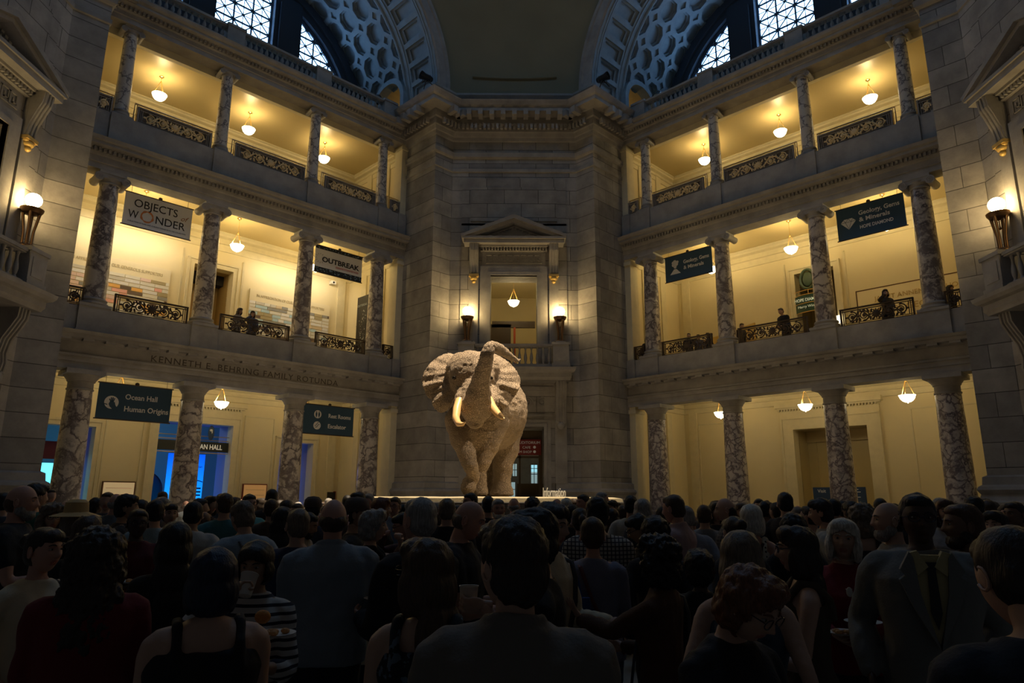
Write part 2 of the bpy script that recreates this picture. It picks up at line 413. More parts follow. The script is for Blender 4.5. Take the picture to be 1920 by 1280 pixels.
# ------------------------------------------------------------- columns
def column(kind, z0, z1, r0, r1, mat, F, x, label, group):
    H = z1-z0
    root = empty('marble_column', F @ T(x, A, z0), label, 'column', group)
    b = MB()
    if kind == 'doric':
        b.box(-r0*1.32, r0*1.32, -r0*1.32, r0*1.32, 0, .18); b.lathe([(r0*1.28,.18),(r0*1.3,.24),(r0*1.24,.34),(r0*1.08,.38),(r0*1.08,.42)], 32)
        b.obj('base', M['stone_plain'], root, smooth=True)
        s = MB(); s.lathe([(r0*1.02,.42)]+[(r0+(r1-r0)*t**1.6, .45+(H-.45-.62)*t) for t in (0,.2,.4,.6,.8,1)]+[(r1, H-.60)], 40, cap=False); s.obj('shaft', mat, root, smooth=True)
        c = MB(); c.lathe([(r1*.99,H-.62),(r1*1.07,H-.60),(r1*1.07,H-.56),(r1*1.0,H-.55),(r1*1.0,H-.36),(r1*1.09,H-.34),(r1*1.12,H-.30),(r1*1.36,H-.18),(r1*1.42,H-.15)], 40)
        c.box(-r1*1.50, r1*1.50, -r1*1.50, r1*1.50, H-.15, H-.0); c.obj('capital', M['stone_plain'], root, smooth=True)
    else:
        b.box(-r0*1.32, r0*1.32, -r0*1.32, r0*1.32, 0, .09)
        b.lathe([(r0*1.25,.09),(r0*1.32,.13),(r0*1.28,.18),(r0*1.1,.2),(r0*1.12,.24),(r0*1.2,.27),(r0*1.15,.31),(r0*1.03,.33)], 32)
        b.obj('base', M['stone_plain'], root, smooth=True)
        cp = r0*1.15
        s = MB(); s.lathe([(r0*1.03,.32)]+[(r0+(r1-r0)*t**1.6, .35+(H-.35-cp)*t) for t in (0,.2,.4,.6,.8,1)], 36, cap=False); s.obj('shaft', mat, root, smooth=True)
        c = MB(); zt = H-cp
        c.lathe([(r1,zt-.02),(r1*1.1,zt),(r1*1.1,zt+.04),(r1*1.02,zt+.05),(r1*1.25,zt+cp*.45),(r1*1.3,zt+cp*.55)], 32)
        c.box(-r1*1.42, r1*1.42, -r1*1.22, r1*1.22, H-.09, H)
        c.box(-r1*1.2, r1*1.2, -r1*1.15, r1*1.15, H-cp*.62, H-.08)
        for sx in (-1, 1):                                # volutes: rolled scrolls along the depth
            n = 20; cx = sx*r1*1.42; cz = H-.09-r1*.52
            prof = [(r1*.50*(1-.12*abs(math.sin(pi*j/8))), -r1*1.25+r1*2.5*j/8) for j in range(9)]
            k = len(c.v); vs = []; fs = []
            for r, y in prof:
                for i in range(n): vs.append((cx+r*cos(2*pi*i/n), y, cz+r*sin(2*pi*i/n)))
            for j in range(8):
                for i in range(n): i2 = (i+1) % n; fs.append((j*n+i, j*n+i2, (j+1)*n+i2, (j+1)*n+i))
            fs.append(tuple(range(n))); fs.append(tuple(range(8*n+n-1, 8*n-1, -1))); c.add(vs, fs)
            for yy in (-r1*1.27, r1*1.27):
                pts = [(cx-sx*r1*(.44*(1-t))*cos(t*4.2*pi)*-1, yy, cz+r1*(.44*(1-t))*sin(t*4.2*pi)) for t in [i/30 for i in range(29)]]
                c.tube(pts, r1*.055, 5)
        c.obj('capital', M['stone_plain'], root, smooth=True)
    return root
PLACE = ['nearest the {s} edge of the hall', 'second from the {s} edge', 'second from the central pier', 'nearest the central pier']
for F, s in ((FL, 'left'), (FR, 'right')):
    for k, (kind, z0, z1, r0, r1, fl, mk) in enumerate((('doric', 0, 5.6, .42, .355, 'ground floor', M['marble1'] if s == 'right' else M['marble2']), ('ionic', 7.6, 12.2, .34, .28, 'middle balcony', M['marble2']), ('ionic', 14.26, 17.75, .235, .20, 'top balcony', M['marble3']))):
        look = {'doric': 'thick', 'ionic': 'scroll-topped'}[kind]
        tone = ['breccia marble' if s == 'right' else 'brown veined marble', 'veined marble', 'slim pale marble'][k]
        for i, x in enumerate(COLX):
            j = i if s == 'left' else 3-i
            column(kind, z0, z1, r0, r1, mk, F, x, '%s %s column of the %s %s, %s' % (look, tone, s, fl, PLACE[j].format(s=s)), 'marble columns of the %s %s' % (s, fl))

# ------------------------------------------------------------- iron railings between the columns
def scroll(c, cx, cz, r, sgn, up, y=0):
    pts = []
    for i in range(30):
        t = i/29; rr = r*(1-.72*t); a = up+sgn*t*3.4*pi
        pts.append((cx+rr*cos(a), y, cz+rr*sin(a)))
    c.tube(pts, [.030-.012*i/29 for i in range(30)], 6, flat=.8)
    c.ell((cx, y, cz), (.06, .03, .06), 10, 6)
    for i in range(4):
        a = up+sgn*(i*.5)*pi; c.ell((cx+r*1.0*cos(a), y, cz+r*1.0*sin(a)), (.055, .02, .035), 8, 5)
def railing(w, h, label, group, mtx, gilt=False, brass=False):
    root = empty('iron_railing', mtx, label, 'railing', group)
    fr = MB(); x0 = -w/2
    fr.box(-w/2, w/2, -.05, .05, h-.045, h); fr.box(-w/2, w/2, -.025, .025, h-.11, h-.085); fr.box(-w/2, w/2, -.03, .03, 0, .03); fr.box(-w/2, w/2, -.02, .02, .065, .08)
    for s in (-1, 1):
        fr.box(*sorted((s*w/2, s*(w/2-.05))), -.04, .04, 0, h); fr.box(*sorted((s*(w/2-.09), s*(w/2-.11))), -.02, .02, 0, h); 
        fr.box(*sorted((s*(w/2-.15), s*(w/2-.17))), -.02, .02, .07, h-.1)
    fr.obj('frame', M['stone_frame'] if brass else M['iron'], root)
    g = MB(); hh = h-.2; cz = .08+hh/2; W2 = w-.40; n = max(1, round(W2/(hh*1.18)))
    if n == 1 and w < 1:
        scroll(g, 0, cz, hh*.34, 1, 0); g.tube([(-.06,0,.08),(0,0,cz),(.06,0,h-.1)], .02, 5)
    else:
        if n % 2 == 0: n += 1
        p = W2/n
        for i in range(n):
            x = -W2/2+(i+.5)*p; mid = i == n//2
            if mid:
                g.ell((x, 0, cz), (hh*.30, .035, hh*.30), 20, 10)
                for q in range(12):
                    a = q*pi/6; g.tube([(x+hh*.28*cos(a), 0, cz+hh*.28*sin(a)), (x+hh*.48*cos(a), 0, cz+hh*.47*sin(a))], [.035, .008], 5)
            else:
                sg = 1 if (i % 2) else -1
                scroll(g, x, cz, hh*.44, sg, -pi/2 if sg > 0 else pi/2)
                side_ = 1 if i < n//2 else -1
                pts = [(x+side_*(-.1+p*.5*t/6*2), 0, cz+sg*hh*.40*cos(t/6*pi)) for t in range(7)]
                g.tube(pts, [.026, .024, .022, .03, .022, .02, .014], 6)
                for t, dz in ((.35, .36), (.5, -.3), (.62, .3), (.75, -.38)):
                    g.ell((x+side_*p*t, 0, cz+sg*dz*hh), (.075, .022, .035), 8, 5, Matrix.Rotation(sg*t*3, 3, 'Y'))
    g.obj('scrollwork', M['gilt_iron'] if brass else M['iron'], root, smooth=True)
    if brass:
        q = MB(); q.box(-w/2+.03, w/2-.03, .06, .09, 0, h-.02); q.obj('backing_panel', M['parapet'], root)
        b = MB(); yb = .16; e = w/2-.03
        b.tube([(-e-.10, yb, -.1), (-e-.10, yb, h+.17), (e+.10, yb, h+.17), (e+.10, yb, -.1)], .032, 8)
        for s in (-1, 1): b.tube([(s*(e+.02), yb, -.1), (s*(e+.02), yb, h+.15)], .018, 6)
        for i in range(1, 4): b.tube([(-e+i*e/2, yb, h+.06), (-e+i*e/2, yb, h+.20)], .01, 5)
        b.obj('handrail', M['handrail'], root, smooth=True)
    return root
BN = {-1: 'left', 0: 'middle', 1: 'right'}
for F, s in ((FL, 'left'), (FR, 'right')):
    for k, (zb, h, r, fl) in enumerate(((7.60, .60, .34, 'middle'), (14.26, .58, .24, 'top'))):
        for bi, x in enumerate(BAYX):
            w = (3.766 if bi == 1 else 3.4)-2*r-.42
            where = ('nearest the %s edge of the hall' % s, 'in the centre bay', 'nearest the central pier')[bi if s == 'left' else 2-bi]
            railing(w, h, '%s scrollwork railing of the %s %s balcony, %s' % ('bronze' if k == 0 else 'dark iron', s, fl, where), '%s %s balcony railings' % (s, fl), F @ T(x, A-(.20, .27)[k], zb), brass=(k == 1))
        for sx in (-1, 1):
            near = (sx < 0) == (s == 'left')
            railing(.52, h, 'narrow scrollwork railing closing the %s end of the %s %s balcony' % ('outer' if near else 'inner', s, fl), '%s %s balcony railings' % (s, fl), F @ T(sx*5.86, A-(.20, .27)[k], zb), brass=(k == 1))

# ------------------------------------------------------------- roof balustrades
BAL = [(.045,0),(.045,.03),(.03,.05),(.05,.10),(.062,.17),(.05,.25),(.028,.34),(.028,.40),(.045,.43),(.045,.46)]
_bal_me = None
def balustrade(x0, x1, zb, h, F, y, label, group, n, ends=(0, 0)):
    global _bal_me
    root = empty('stone_balustrade', F @ T((x0+x1)/2, y, zb), label, 'balustrade', group); w = x1-x0
    m = MB(); m.box(-w/2, w/2, -.16, .16, 0, .12); m.box(-w/2, w/2, -.11, .11, .12, .15); m.obj('plinth', M['stone_plain'], root)
    m = MB(); m.box(-w/2, w/2, -.13, .13, h-.13, h-.09); m.box(-w/2, w/2, -.17, .17, h-.09, h); m.obj('rail', M['stone_plain'], root)
    if _bal_me is None:
        q = MB(); q.lathe(BAL, 12); _bal_me = q.mesh('baluster', M['stone_plain'], True)
    hh = (h-.28)/.46
    for i in range(n):
        o = bpy.data.objects.new('baluster', _bal_me); link(o, root, Matrix.Translation((-w/2+(i+.5)*w/n, 0, .15)) @ Matrix.Diagonal((1.15, 1.15, hh, 1)))
    return root
for F, s in ((FL, 'left'), (FR, 'right')):
    g = 'roof balustrades of the %s arm' % s
    PX = (-5.283, -1.883, 1.883, 5.283)
    m = MB()
    for x in PX: m.box(x-.34, x+.34, A-.46, A+.02, 18.8, 19.52); m.box(x-.37, x+.37, A-.49, A+.05, 19.42, 19.52)
    struct(m, 'trim_9', M['stone_plain'], F)
    for bi, (a, b_) in enumerate(((-4.94, -2.22), (-1.54, 1.54), (2.22, 4.94))):
        where = ('nearest the %s edge' % s, 'over the centre bay', 'nearest the central pier')[bi if s == 'left' else 2-bi]
        balustrade(a, b_, 18.8, .70, F, A-.2, 'grey stone balustrade on top of the %s arcade, %s' % (s, where), g, 12 if bi != 1 else 14)
    for sx in (-1, 1):
        near = (sx < 0) == (s == 'left'); a, b_ = sorted((sx*5.62, sx*6.40))
        balustrade(a, b_, 18.8, .70, F, A-.2, 'short stone balustrade length at the %s end of the %s roofline' % ('outer' if near else 'inner', s), g, 3)

# ------------------------------------------------------------- pendant lamps
def pendant(mtx, z_ceiling, zl, label, group, power, far=False):
    root = empty('pendant_lamp', mtx @ Matrix.Translation((0, 0, zl)), label, 'lamp', group)
    b = MB(); R_ = .26
    prof = [(.02,-.25),(.03,-.225),(.10,-.215),(.17,-.17),(.225,-.10),(.25,-.03),(.262,0),(.272,.02),(.245,.02),(.235,-.02)]
    b.lathe(prof, 28, cap=False); b.lathe([(.0,-.27),(.018,-.255),(.02,-.24)], 10); b.obj('glass_bowl', M['glow_bowl'], root, smooth=True)
    c = MB(); hook = min(.55, z_ceiling-zl-.12)
    for i in range(3):
        a = i*2*pi/3+.5; c.tube([(.25*cos(a), .25*sin(a), .01), (.02*cos(a), .02*sin(a), hook)], .012, 5)
    c.ell((0, 0, hook), (.035, .035, .05), 10, 6)
    c.tube([(0, 0, hook), (0, 0, z_ceiling-zl)], .008, 5)
    c.obj('chain', M['brass'], root)
    d = MB(); d.lathe([(.09, z_ceiling-zl), (.085, z_ceiling-zl-.03), (.03, z_ceiling-zl-.06), (.015, z_ceiling-zl-.10)], 16); d.obj('canopy', M['brass'], root, smooth=True)
    point_light('lamp_light', (0, 0, .06), power, r=.09, parent=root)
    return root
for F, s in ((FL, 'left'), (FR, 'right')):
    for k, (zl, zc, pw_, fl) in enumerate(((5.36, 6.32, LAMP1, 'ground floor arcade'), (11.75, 12.95, LAMP2, 'middle balcony'), (16.98, 17.78, LAMP3, 'top balcony'))):
        for bi, x in enumerate((-3.56, 0, 3.56)):
            where = ('nearest the %s edge of the hall' % s, 'in the middle bay', 'nearest the central pier')[bi if s == 'left' else 2-bi]
            pendant(F @ T(x, A+2.2), zc, zl, 'lit bowl lamp in the %s %s, %s' % (s, fl, where), 'bowl lamps of the %s %s' % (s, fl), pw_)
# ============================================================= piers between the arms
PP = [(-5.14, 14.25), (-3.47, 12.58), (-2.77, 13.28), (2.77, 13.28), (3.47, 12.58), (5.14, 14.25)]
YF = 13.28
def ring_blocks(mb, path, out, w, step, dep, z0, z1):
    """small blocks standing along a mitred path, e.g. dentils"""
    for i in range(len(path)-1):
        a, b = Vector(path[i]), Vector(path[i+1]); d = (b-a); L = d.length; d.normalize(); n = Vector((d.y, -d.x))
        k = max(1, int(L/step)); 
        for j in range(k):
            c = a+d*((j+.5)*L/k)+n*out; ang = atan2(d.y, d.x)
            mb.obox(Matrix.Translation((c.x, c.y, 0)) @ Matrix.Rotation(ang, 4, 'Z'), -w/2, w/2, -dep, dep*.4, z0, z1)
def pier(F, side, full=True):
    st, sp = M['stone'], M['stone_plain']
    m = MB()
    OPEN = [(-1.0, 1.0, 7.08, 11.18), (-1.26, 1.26, 0, 4.68)]
    # the three plane faces at the sides, then the pierced centre face
    for a, b in ((PP[0], PP[1]), (PP[1], PP[2]), (PP[3], PP[4]), (PP[4], PP[5])):
        m.add([(a[0], a[1], 0), (b[0], b[1], 0), (b[0], b[1], 20), (a[0], a[1], 20)], [(0, 1, 2, 3)])
    wall_with_holes(m, -2.77, -1.26, 0, 20, [], YF, YF+.9); wall_with_holes(m, 1.26, 2.77, 0, 20, [], YF, YF+.9)
    m.box(-1.26, 1.26, YF, YF+.9, 4.68, 7.08); m.box(-1.26, -1.0, YF, YF+.9, 7.08, 11.18); m.box(1.0, 1.26, YF, YF+.9, 7.08, 11.18)
    m.box(-1.26, 1.26, YF, YF+.9, 11.18, 20)
    m.box(-1.9, 1.9, YF-.10, YF+.01, 13.7, 15.30); m.box(-2.3, 2.3, YF-.05, YF+.01, 13.5, 15.75)
    for s in (-1, 1): m.box(*sorted((s*2.3, s*1.27)), YF-.05, YF+.01, 2.42, 13.6)
    struct(m, 'wall_%s' % side, st, F)
    # base and mouldings
    m = MB()
    def broken(prof, gap):
        m.sweep(PP[:3]+[(-gap, YF)], prof); m.sweep([(gap, YF)]+PP[3:], prof)
    broken([(0,0),(.30,0),(.30,1.75),(.22,1.80),(.16,1.95),(.2,2.0),(.24,2.07),(.2,2.15),(.12,2.2),(.10,2.4),(0,2.45)], 1.75)
    m.sweep(PP, [(0,16.70),(.05,16.72),(.10,16.78),(.12,16.98),(.07,17.02),(0,17.04)])
    m.sweep(PP, [(0,16.05),(.05,16.08),(.05,16.22),(0,16.25)])
    m.sweep(PP, [(0,17.55),(.08,17.58),(.10,17.72),(.14,17.76),(.20,17.9),(.24,17.95),(.24,18.25),(.30,18.3),(.30,18.62),(.36,18.64),(.82,18.66),(.82,18.84),(.90,18.90),(.98,19.06),(1.0,19.12),(.1,19.16),(.1,19.55),(.2,19.62),(.3,19.76),(.3,19.86),(0,19.9)])
    ring_blocks(m, PP, .40, .11, .19, .1, 17.98, 18.22)
    ring_blocks(m, PP, .70, .20, .47, .34, 18.36, 18.64)
    struct(m, 'trim_10', sp, F)
    # upper doorway: architrave, greek key frieze, brackets, pediment
    m = MB()
    for x0, x1, z0, z1, d in ((-1.45,-1.0,7.08,11.18,.12), (1.0,1.45,7.08,11.18,.12), (-1.45,1.45,11.18,11.60,.12), (-1.16,-1.0,7.08,11.18,.16), (1.0,1.16,7.08,11.18,.16), (-1.16,1.16,11.18,11.34,.16), (-1.38,1.38,11.60,12.28,.08)):
        m.box(x0, x1, YF-d-.02, YF+.02, z0, z1)
    for s in (-1, 1): m.box(*sorted((s*1.52, s*1.92)), YF-.16, YF+.01, 7.08, 12.2)
    for q in range(22): x = -1.36+q*.1295; m.box(x, x+.07, YF-.30, YF, 12.30, 12.42)
    m.box(-1.45, 1.45, YF-.22, YF, 12.26, 12.30); m.box(-1.45, 1.45, YF-.36, YF, 12.42, 12.50)
    m.box(-2.15, 2.15, YF-.62, YF, 12.50, 12.72); m.box(-2.22, 2.22, YF-.68, YF, 12.68, 12.78)
    hx, z0, zt = 2.24, 12.74, 13.62; th_ = .20
    for s in (-1, 1):
        m.prism([(s*hx, z0), (0, zt-.02), (0, zt+.16), (s*(hx+.04), z0+.12)] if s > 0 else [(s*hx, z0), (s*(hx+.04), z0+.12), (0, zt+.16), (0, zt-.02)], YF-.70, YF)
        m.prism([(s*(hx-.35), z0), (0, zt-.16), (0, zt), (s*(hx-.05), z0)], YF-.58, YF)
    m.prism([(-hx+.3, z0), (hx-.3, z0), (0, zt-.15)], YF-.16, YF+.0)
    for q in range(-9, 10):
        x = q*.15; zz = z0+(zt-.22-z0)*(1-abs(x)/1.75)
        if zz-z0 > .06: m.box(x-.05, x+.05, YF-.25, YF, zz-.07, zz)
    k = struct(m, 'trim_11', sp, F)
    key = MB(); w = .3; n = 8; zb = 11.74; hh = .36; x = -1.22; e = .028
    def seg(x0, z0_, x1, z1_): key.box(min(x0, x1)-e/2, max(x0, x1)+e/2, YF-.135, YF-.09, min(z0_, z1_)-e/2, max(z0_, z1_)+e/2)
    for i in range(n):
        u = -1.2+i*w
        P_ = [(0,0),(0,1),(.8,1),(.8,.3),(.4,.3),(.4,.65)]
        for (a, b), (c, d) in zip(P_, P_[1:]): seg(u+a*w, zb+b*hh, u+c*w, zb+d*hh)
        seg(u+.0*w, zb, u+1.0*w, zb)
    struct(key, 'trim_12', sp, F)
    m = MB()
    for s in (-1, 1):
        x0, x1 = sorted((s*1.53, s*1.91))
        pr = [(YF-.10, 11.15), (YF-.20, 11.30), (YF-.26, 11.6), (YF-.40, 11.95), (YF-.52, 12.2), (YF-.56, 12.5), (YF, 12.5), (YF, 11.15)]
        k0 = [(x0, y, z) for y, z in pr]; k1 = [(x1, y, z) for y, z in pr]; nn = len(pr)
        m.add(k0+k1, [tuple(range(nn)), tuple(range(2*nn-1, nn-1, -1))]+[(i, i+nn, (i+1) % nn+nn, (i+1) % nn) for i in range(nn)])
        for q in range(3): xx = x0+.06+q*.12; m.tube([(xx+.01, y-.01, z) for y, z in pr[:6]], .03, 6)
    struct(m, 'trim_13', sp, F)
    m = MB()
    for s in (-1, 1):
        x0, x1 = sorted((s*1.53, s*1.91)); c = (x0+x1)/2
        m.box(x0-.02, x1+.02, YF-.30, YF, 11.10, 11.2); m.ell((c, YF-.18, 11.02), (.16, .14, .10), 12, 8); m.ell((c-.12, YF-.2, 11.08), (.08, .08, .05), 8, 6); m.ell((c+.12, YF-.2, 11.08), (.08, .08, .05), 8, 6); m.ell((c, YF-.18, 10.88), (.09, .1, .08), 10, 6)
    struct(m, 'trim_14', M['gold'], F, smooth=True)
    # balcony
    m = MB()
    m.sweep([(-2.3, YF), (-2.3, YF-.85), (2.3, YF-.85), (2.3, YF)][::1], [(0, 6.5), (.02, 6.56), (.06, 6.62), (.06, 6.78), (.16, 6.82), (.22, 6.9), (.24, 7.0), (0, 7.02)])
    m.box(-2.3, 2.3, YF-.85, YF, 6.5, 7.04)
    for s in (-1, 1):
        x0, x1 = sorted((s*1.62, s*2.28)); m.box(x0, x1, YF-.83, YF-.02, 7.04, 7.98); m.box(x0-.04, x1+.04, YF-.87, YF-.02, 7.98, 8.08); m.box(x0-.04, x1+.04, YF-.87, YF, 7.04, 7.2); m.box(x0+.1, x1-.1, YF-.85, YF-.5, 7.32, 7.84)
        m.box(x0+.12, x1-.12, YF-.72, YF-.12, 8.08, 8.16)
    struct(m, 'trim_15', sp, F)
    nm = {'center': 'above the central doorway', 'edge_left': 'at the left edge of the hall', 'edge_right': 'at the right edge of the hall'}[side]
    balustrade(-1.6, 1.6, 7.04, .98, F, YF-.6, 'stone balcony balustrade %s' % nm, 'pier balconies', 13)
    # consoles under the balcony, frieze and lower door frame
    m = MB()
    for s in (-1, 1):
        x0, x1 = sorted((s*1.72, s*2.2)); m.box(x0, x1, YF-.12, YF, 2.4, 6.5)
        pr = [(YF-.14, 4.80), (YF-.26, 4.9), (YF-.30, 5.1), (YF-.26, 5.35), (YF-.34, 5.7), (YF-.52, 6.0), (YF-.66, 6.25), (YF-.68, 6.5), (YF, 6.5), (YF, 4.8)]
        k0 = [(x0+.03, y, z) for y, z in pr]; k1 = [(x1-.03, y, z) for y, z in pr]; nn = len(pr)
        m.add(k0+k1, [tuple(range(nn)), tuple(range(2*nn-1, nn-1, -1))]+[(i, i+nn, (i+1) % nn+nn, (i+1) % nn) for i in range(nn)])
        for q in range(3): xx = x0+.12+q*.12; m.tube([(xx, y-.01, z) for y, z in pr[:8]], .035, 6)
        c = (x0+x1)/2; m.ell((c, YF-.24, 4.72), (.17, .1, .16), 12, 8); m.ell((c-.13, YF-.22, 4.85), (.08, .08, .08), 8, 6); m.ell((c+.13, YF-.22, 4.85), (.08, .08, .08), 8, 6)
    for x0, x1, z0, z1, d in ((-1.55,-1.26,0,4.68,.08), (1.26,1.55,0,4.68,.08), (-1.55,1.55,4.68,4.98,.08), (-1.38,-1.26,0,4.68,.12), (1.26,1.38,0,4.68,.12), (-1.38,1.38,4.68,4.82,.12), (-1.62,1.62,5.1,5.2,.1), (-1.6,1.6,6.2,6.35,.1)):
        m.box(x0, x1, YF-d, YF+.02, z0, z1)
    for q in range(5):
        cx = -1.2+q*.6; r = .22
        m.tube([(cx+(r*(1-.7*i/23))*cos(i/23*9*(1 if q % 2 else -1)), YF-.03, 5.72+(r*(1-.7*i/23))*sin(i/23*9)) for i in range(24)], .03, 6)
        m.ell((cx, YF-.02, 5.72), (.07, .05, .07), 10, 6); m.ell((cx+.3, YF-.02, 5.65), (.05, .04, .14), 8, 6)
    struct(m, 'trim_16', sp, F, smooth=True)

def sconce(mtx, label, power):
    root = empty('tripod_sconce', mtx, label, 'lamp', 'bronze tripod lamps on the piers')
    b = MB(); b.lathe([(.24,0),(.24,.03),(.20,.05),(.18,.08),(.12,.10)], 20); b.obj('base', M['bronze'], root, smooth=True)
    for i in range(4):
        a = i*pi/2+.5; l = MB(); l.tube([(.10*cos(a), .10*sin(a), .08), (.11*cos(a), .11*sin(a), .45), (.19*cos(a), .19*sin(a), .98)], [.032, .030, .040], 8); l.obj('leg', M['bronze'], root, smooth=True)
    c = MB(); c.lathe([(.015,.62),(.04,.66),(.015,.70),(.015,.88),(.10,.93),(.22,.96),(.27,1.04),(.28,1.09),(.25,1.10),(.22,1.06),(.10,1.05)], 24, cap=False); c.obj('dish', M['bronze'], root, smooth=True)
    n = MB(); n.lathe([(.08,1.05),(.11,1.12),(.09,1.16)], 16); n.obj('collar', M['brass'], root, smooth=True)
    g = MB(); g.ell((0, 0, 1.34), (.20, .20, .19), 24, 14); g.obj('glass_globe', M['glow_globe'], root, smooth=True)
    return root
for F, s, where in ((FC, 'center', None), (FPL, 'edge_left', 'left'), (FPR, 'edge_right', 'right')):
    pier(F, s)
    for x in (-1.95, 1.95):
        if s == 'center': lb = 'bronze tripod lamp with round globe %s the central doorway balcony' % ('left of' if x < 0 else 'right of')
        else:
            vis = (x > 0) == (s == 'edge_left')
            lb = 'large bronze tripod globe lamp on the %s edge pier, %s' % (where, 'in plain view' if vis else 'farther round the pier')
        sconce(F @ T(x, YF-.42, 8.16), lb, SCONCE)

# upper room behind the central doorway, and the lower lobby with stairs
m = MB()
m.box(-3.2, 3.2, YF+.9, YF+7, 6.9, 7.04); m.box(-3.2, 3.2, YF+.9, YF+7, 12.2, 12.4); m.box(-3.4, -3.2, YF+.9, YF+7, 7, 12.3); m.box(3.2, 3.4, YF+.9, YF+7, 7, 12.3)
m.box(-3.2, 3.2, YF+6.8, YF+7, 7, 12.3)
m.box(-3.2, 3.2, YF+.9, YF+1.0, 11.3, 12.3); m.box(-3.2,-1.0, YF+.9, YF+1.0, 7, 12.3); m.box(1.0, 3.2, YF+.9, YF+1.0, 7, 12.3)
struct(m, 'wall_upper_room', M['plaster'], FC)
m = MB(); m.box(-1.0, 1.0, YF+2.6, YF+2.75, 9.55, 9.85); m.box(-1.6, -.12, YF+2.6, YF+2.75, 7.04, 9.7); struct(m, 'door_1', M['darkwood'], FC)
m = MB(); m.box(.0, .08, YF+2.4, YF+2.48, 7.06, 9.5); m.box(.08, .1, YF+2.38, YF+2.5, 7.06, 9.5)
tag(m.obj('orange_post', plain('orange_paint', (.75, .16, .06), .5), None, FC), 'thin orange post standing in the room behind the central balcony', 'post')
pendant(FC @ T(0, YF+2.0), 12.2, 10.62, 'round lit bowl lamp seen through the central upper doorway', None, 45)
m = MB()
m.box(-4, 4, YF+.9, YF+9, 5.2, 5.4); m.box(-4, 4, YF+8.9, YF+9, 0, 5.3); m.box(-4.1, -4, YF+.9, YF+9, 0, 5.3); m.box(4, 4.1, YF+.9, YF+9, 0, 5.3)
struct(m, 'wall_lobby', M['stone_plain'], FC)
m = MB()
for i in range(12): m.box(.2, 1.9, YF+2.6+i*.3, YF+6.4, i*.21, (i+1)*.21)
struct(m, 'floor_stairs', M['darkwood'], FC)
m = MB(); m.box(-1.26, 1.26, YF+1.5, YF+1.6, 4.25, 4.68); m.box(.25, .33, YF+1.5, YF+1.6, 0, 4.4); m.box(1.1, 1.26, YF+1.4, YF+1.5, 0, 4.4); m.box(-1.26, 1.26, YF+1.5, YF+1.58, 3.5, 3.58); struct(m, 'door_2', M['darkwood'], FC)
lobby_pane = emissive('lobby_window_light', (.42, .62, .66), .45)
for i, (x0, x1, z0, z1) in enumerate(((.92, 1.22, 3.1, 3.45), (.92, 1.22, 2.55, 3.45), (-.28, .12, 1.9, 2.6), (.95, 1.25, 4.22, 4.6), (-.9, -.86, 2.0, 2.7), (.0, .2, 2.9, 3.5))):
    m = MB(); m.box(x0, x1, YF+6.5, YF+6.52, z0, z1); o = struct(m, 'window_%d' % (i+1), lobby_pane, FC)
    if x1-x0 > .1:
        f_ = MB(); f_.box(x0, x1, YF+6.46, YF+6.5, (z0+z1)/2-.015, (z0+z1)/2+.015); f_.box((x0+x1)/2-.015, (x0+x1)/2+.015, YF+6.46, YF+6.5, z0, z1); f_.obj('window_frame', M['dark'], o)
point_light('lobby_light', (0, YF+5, 4.6), 20, mtx=FC)
root = empty('red_direction_sign', FC @ T(0, YF+1.35, 3.62), 'dark red direction sign with white lettering in the lower doorway', 'sign')
m = MB(); m.box(-1.2, 1.2, -.03, .03, 0, .66); m.obj('panel', plain('dark_red_sign', (.30, .035, .03), .6), root)
m = MB(); add_text(m, 'BAIRD AUDITORIUM', 1.16, -.035, .47, .16, align='RIGHT', extrude=.002, width=1.5); add_text(m, 'CAFE', .75, -.035, .27, .15, align='RIGHT', extrude=.002); add_text(m, 'MUSEUM SHOP', .80, -.035, .08, .15, align='RIGHT', extrude=.002)
for z in (.33, .14): m.add([(.92+.06*cos(i*pi/8), -.036, z+.06*sin(i*pi/8)) for i in range(16)], [tuple(range(16))])
m.obj('lettering', emissive('sign_letters', (.8, .75, .7), .05), root)

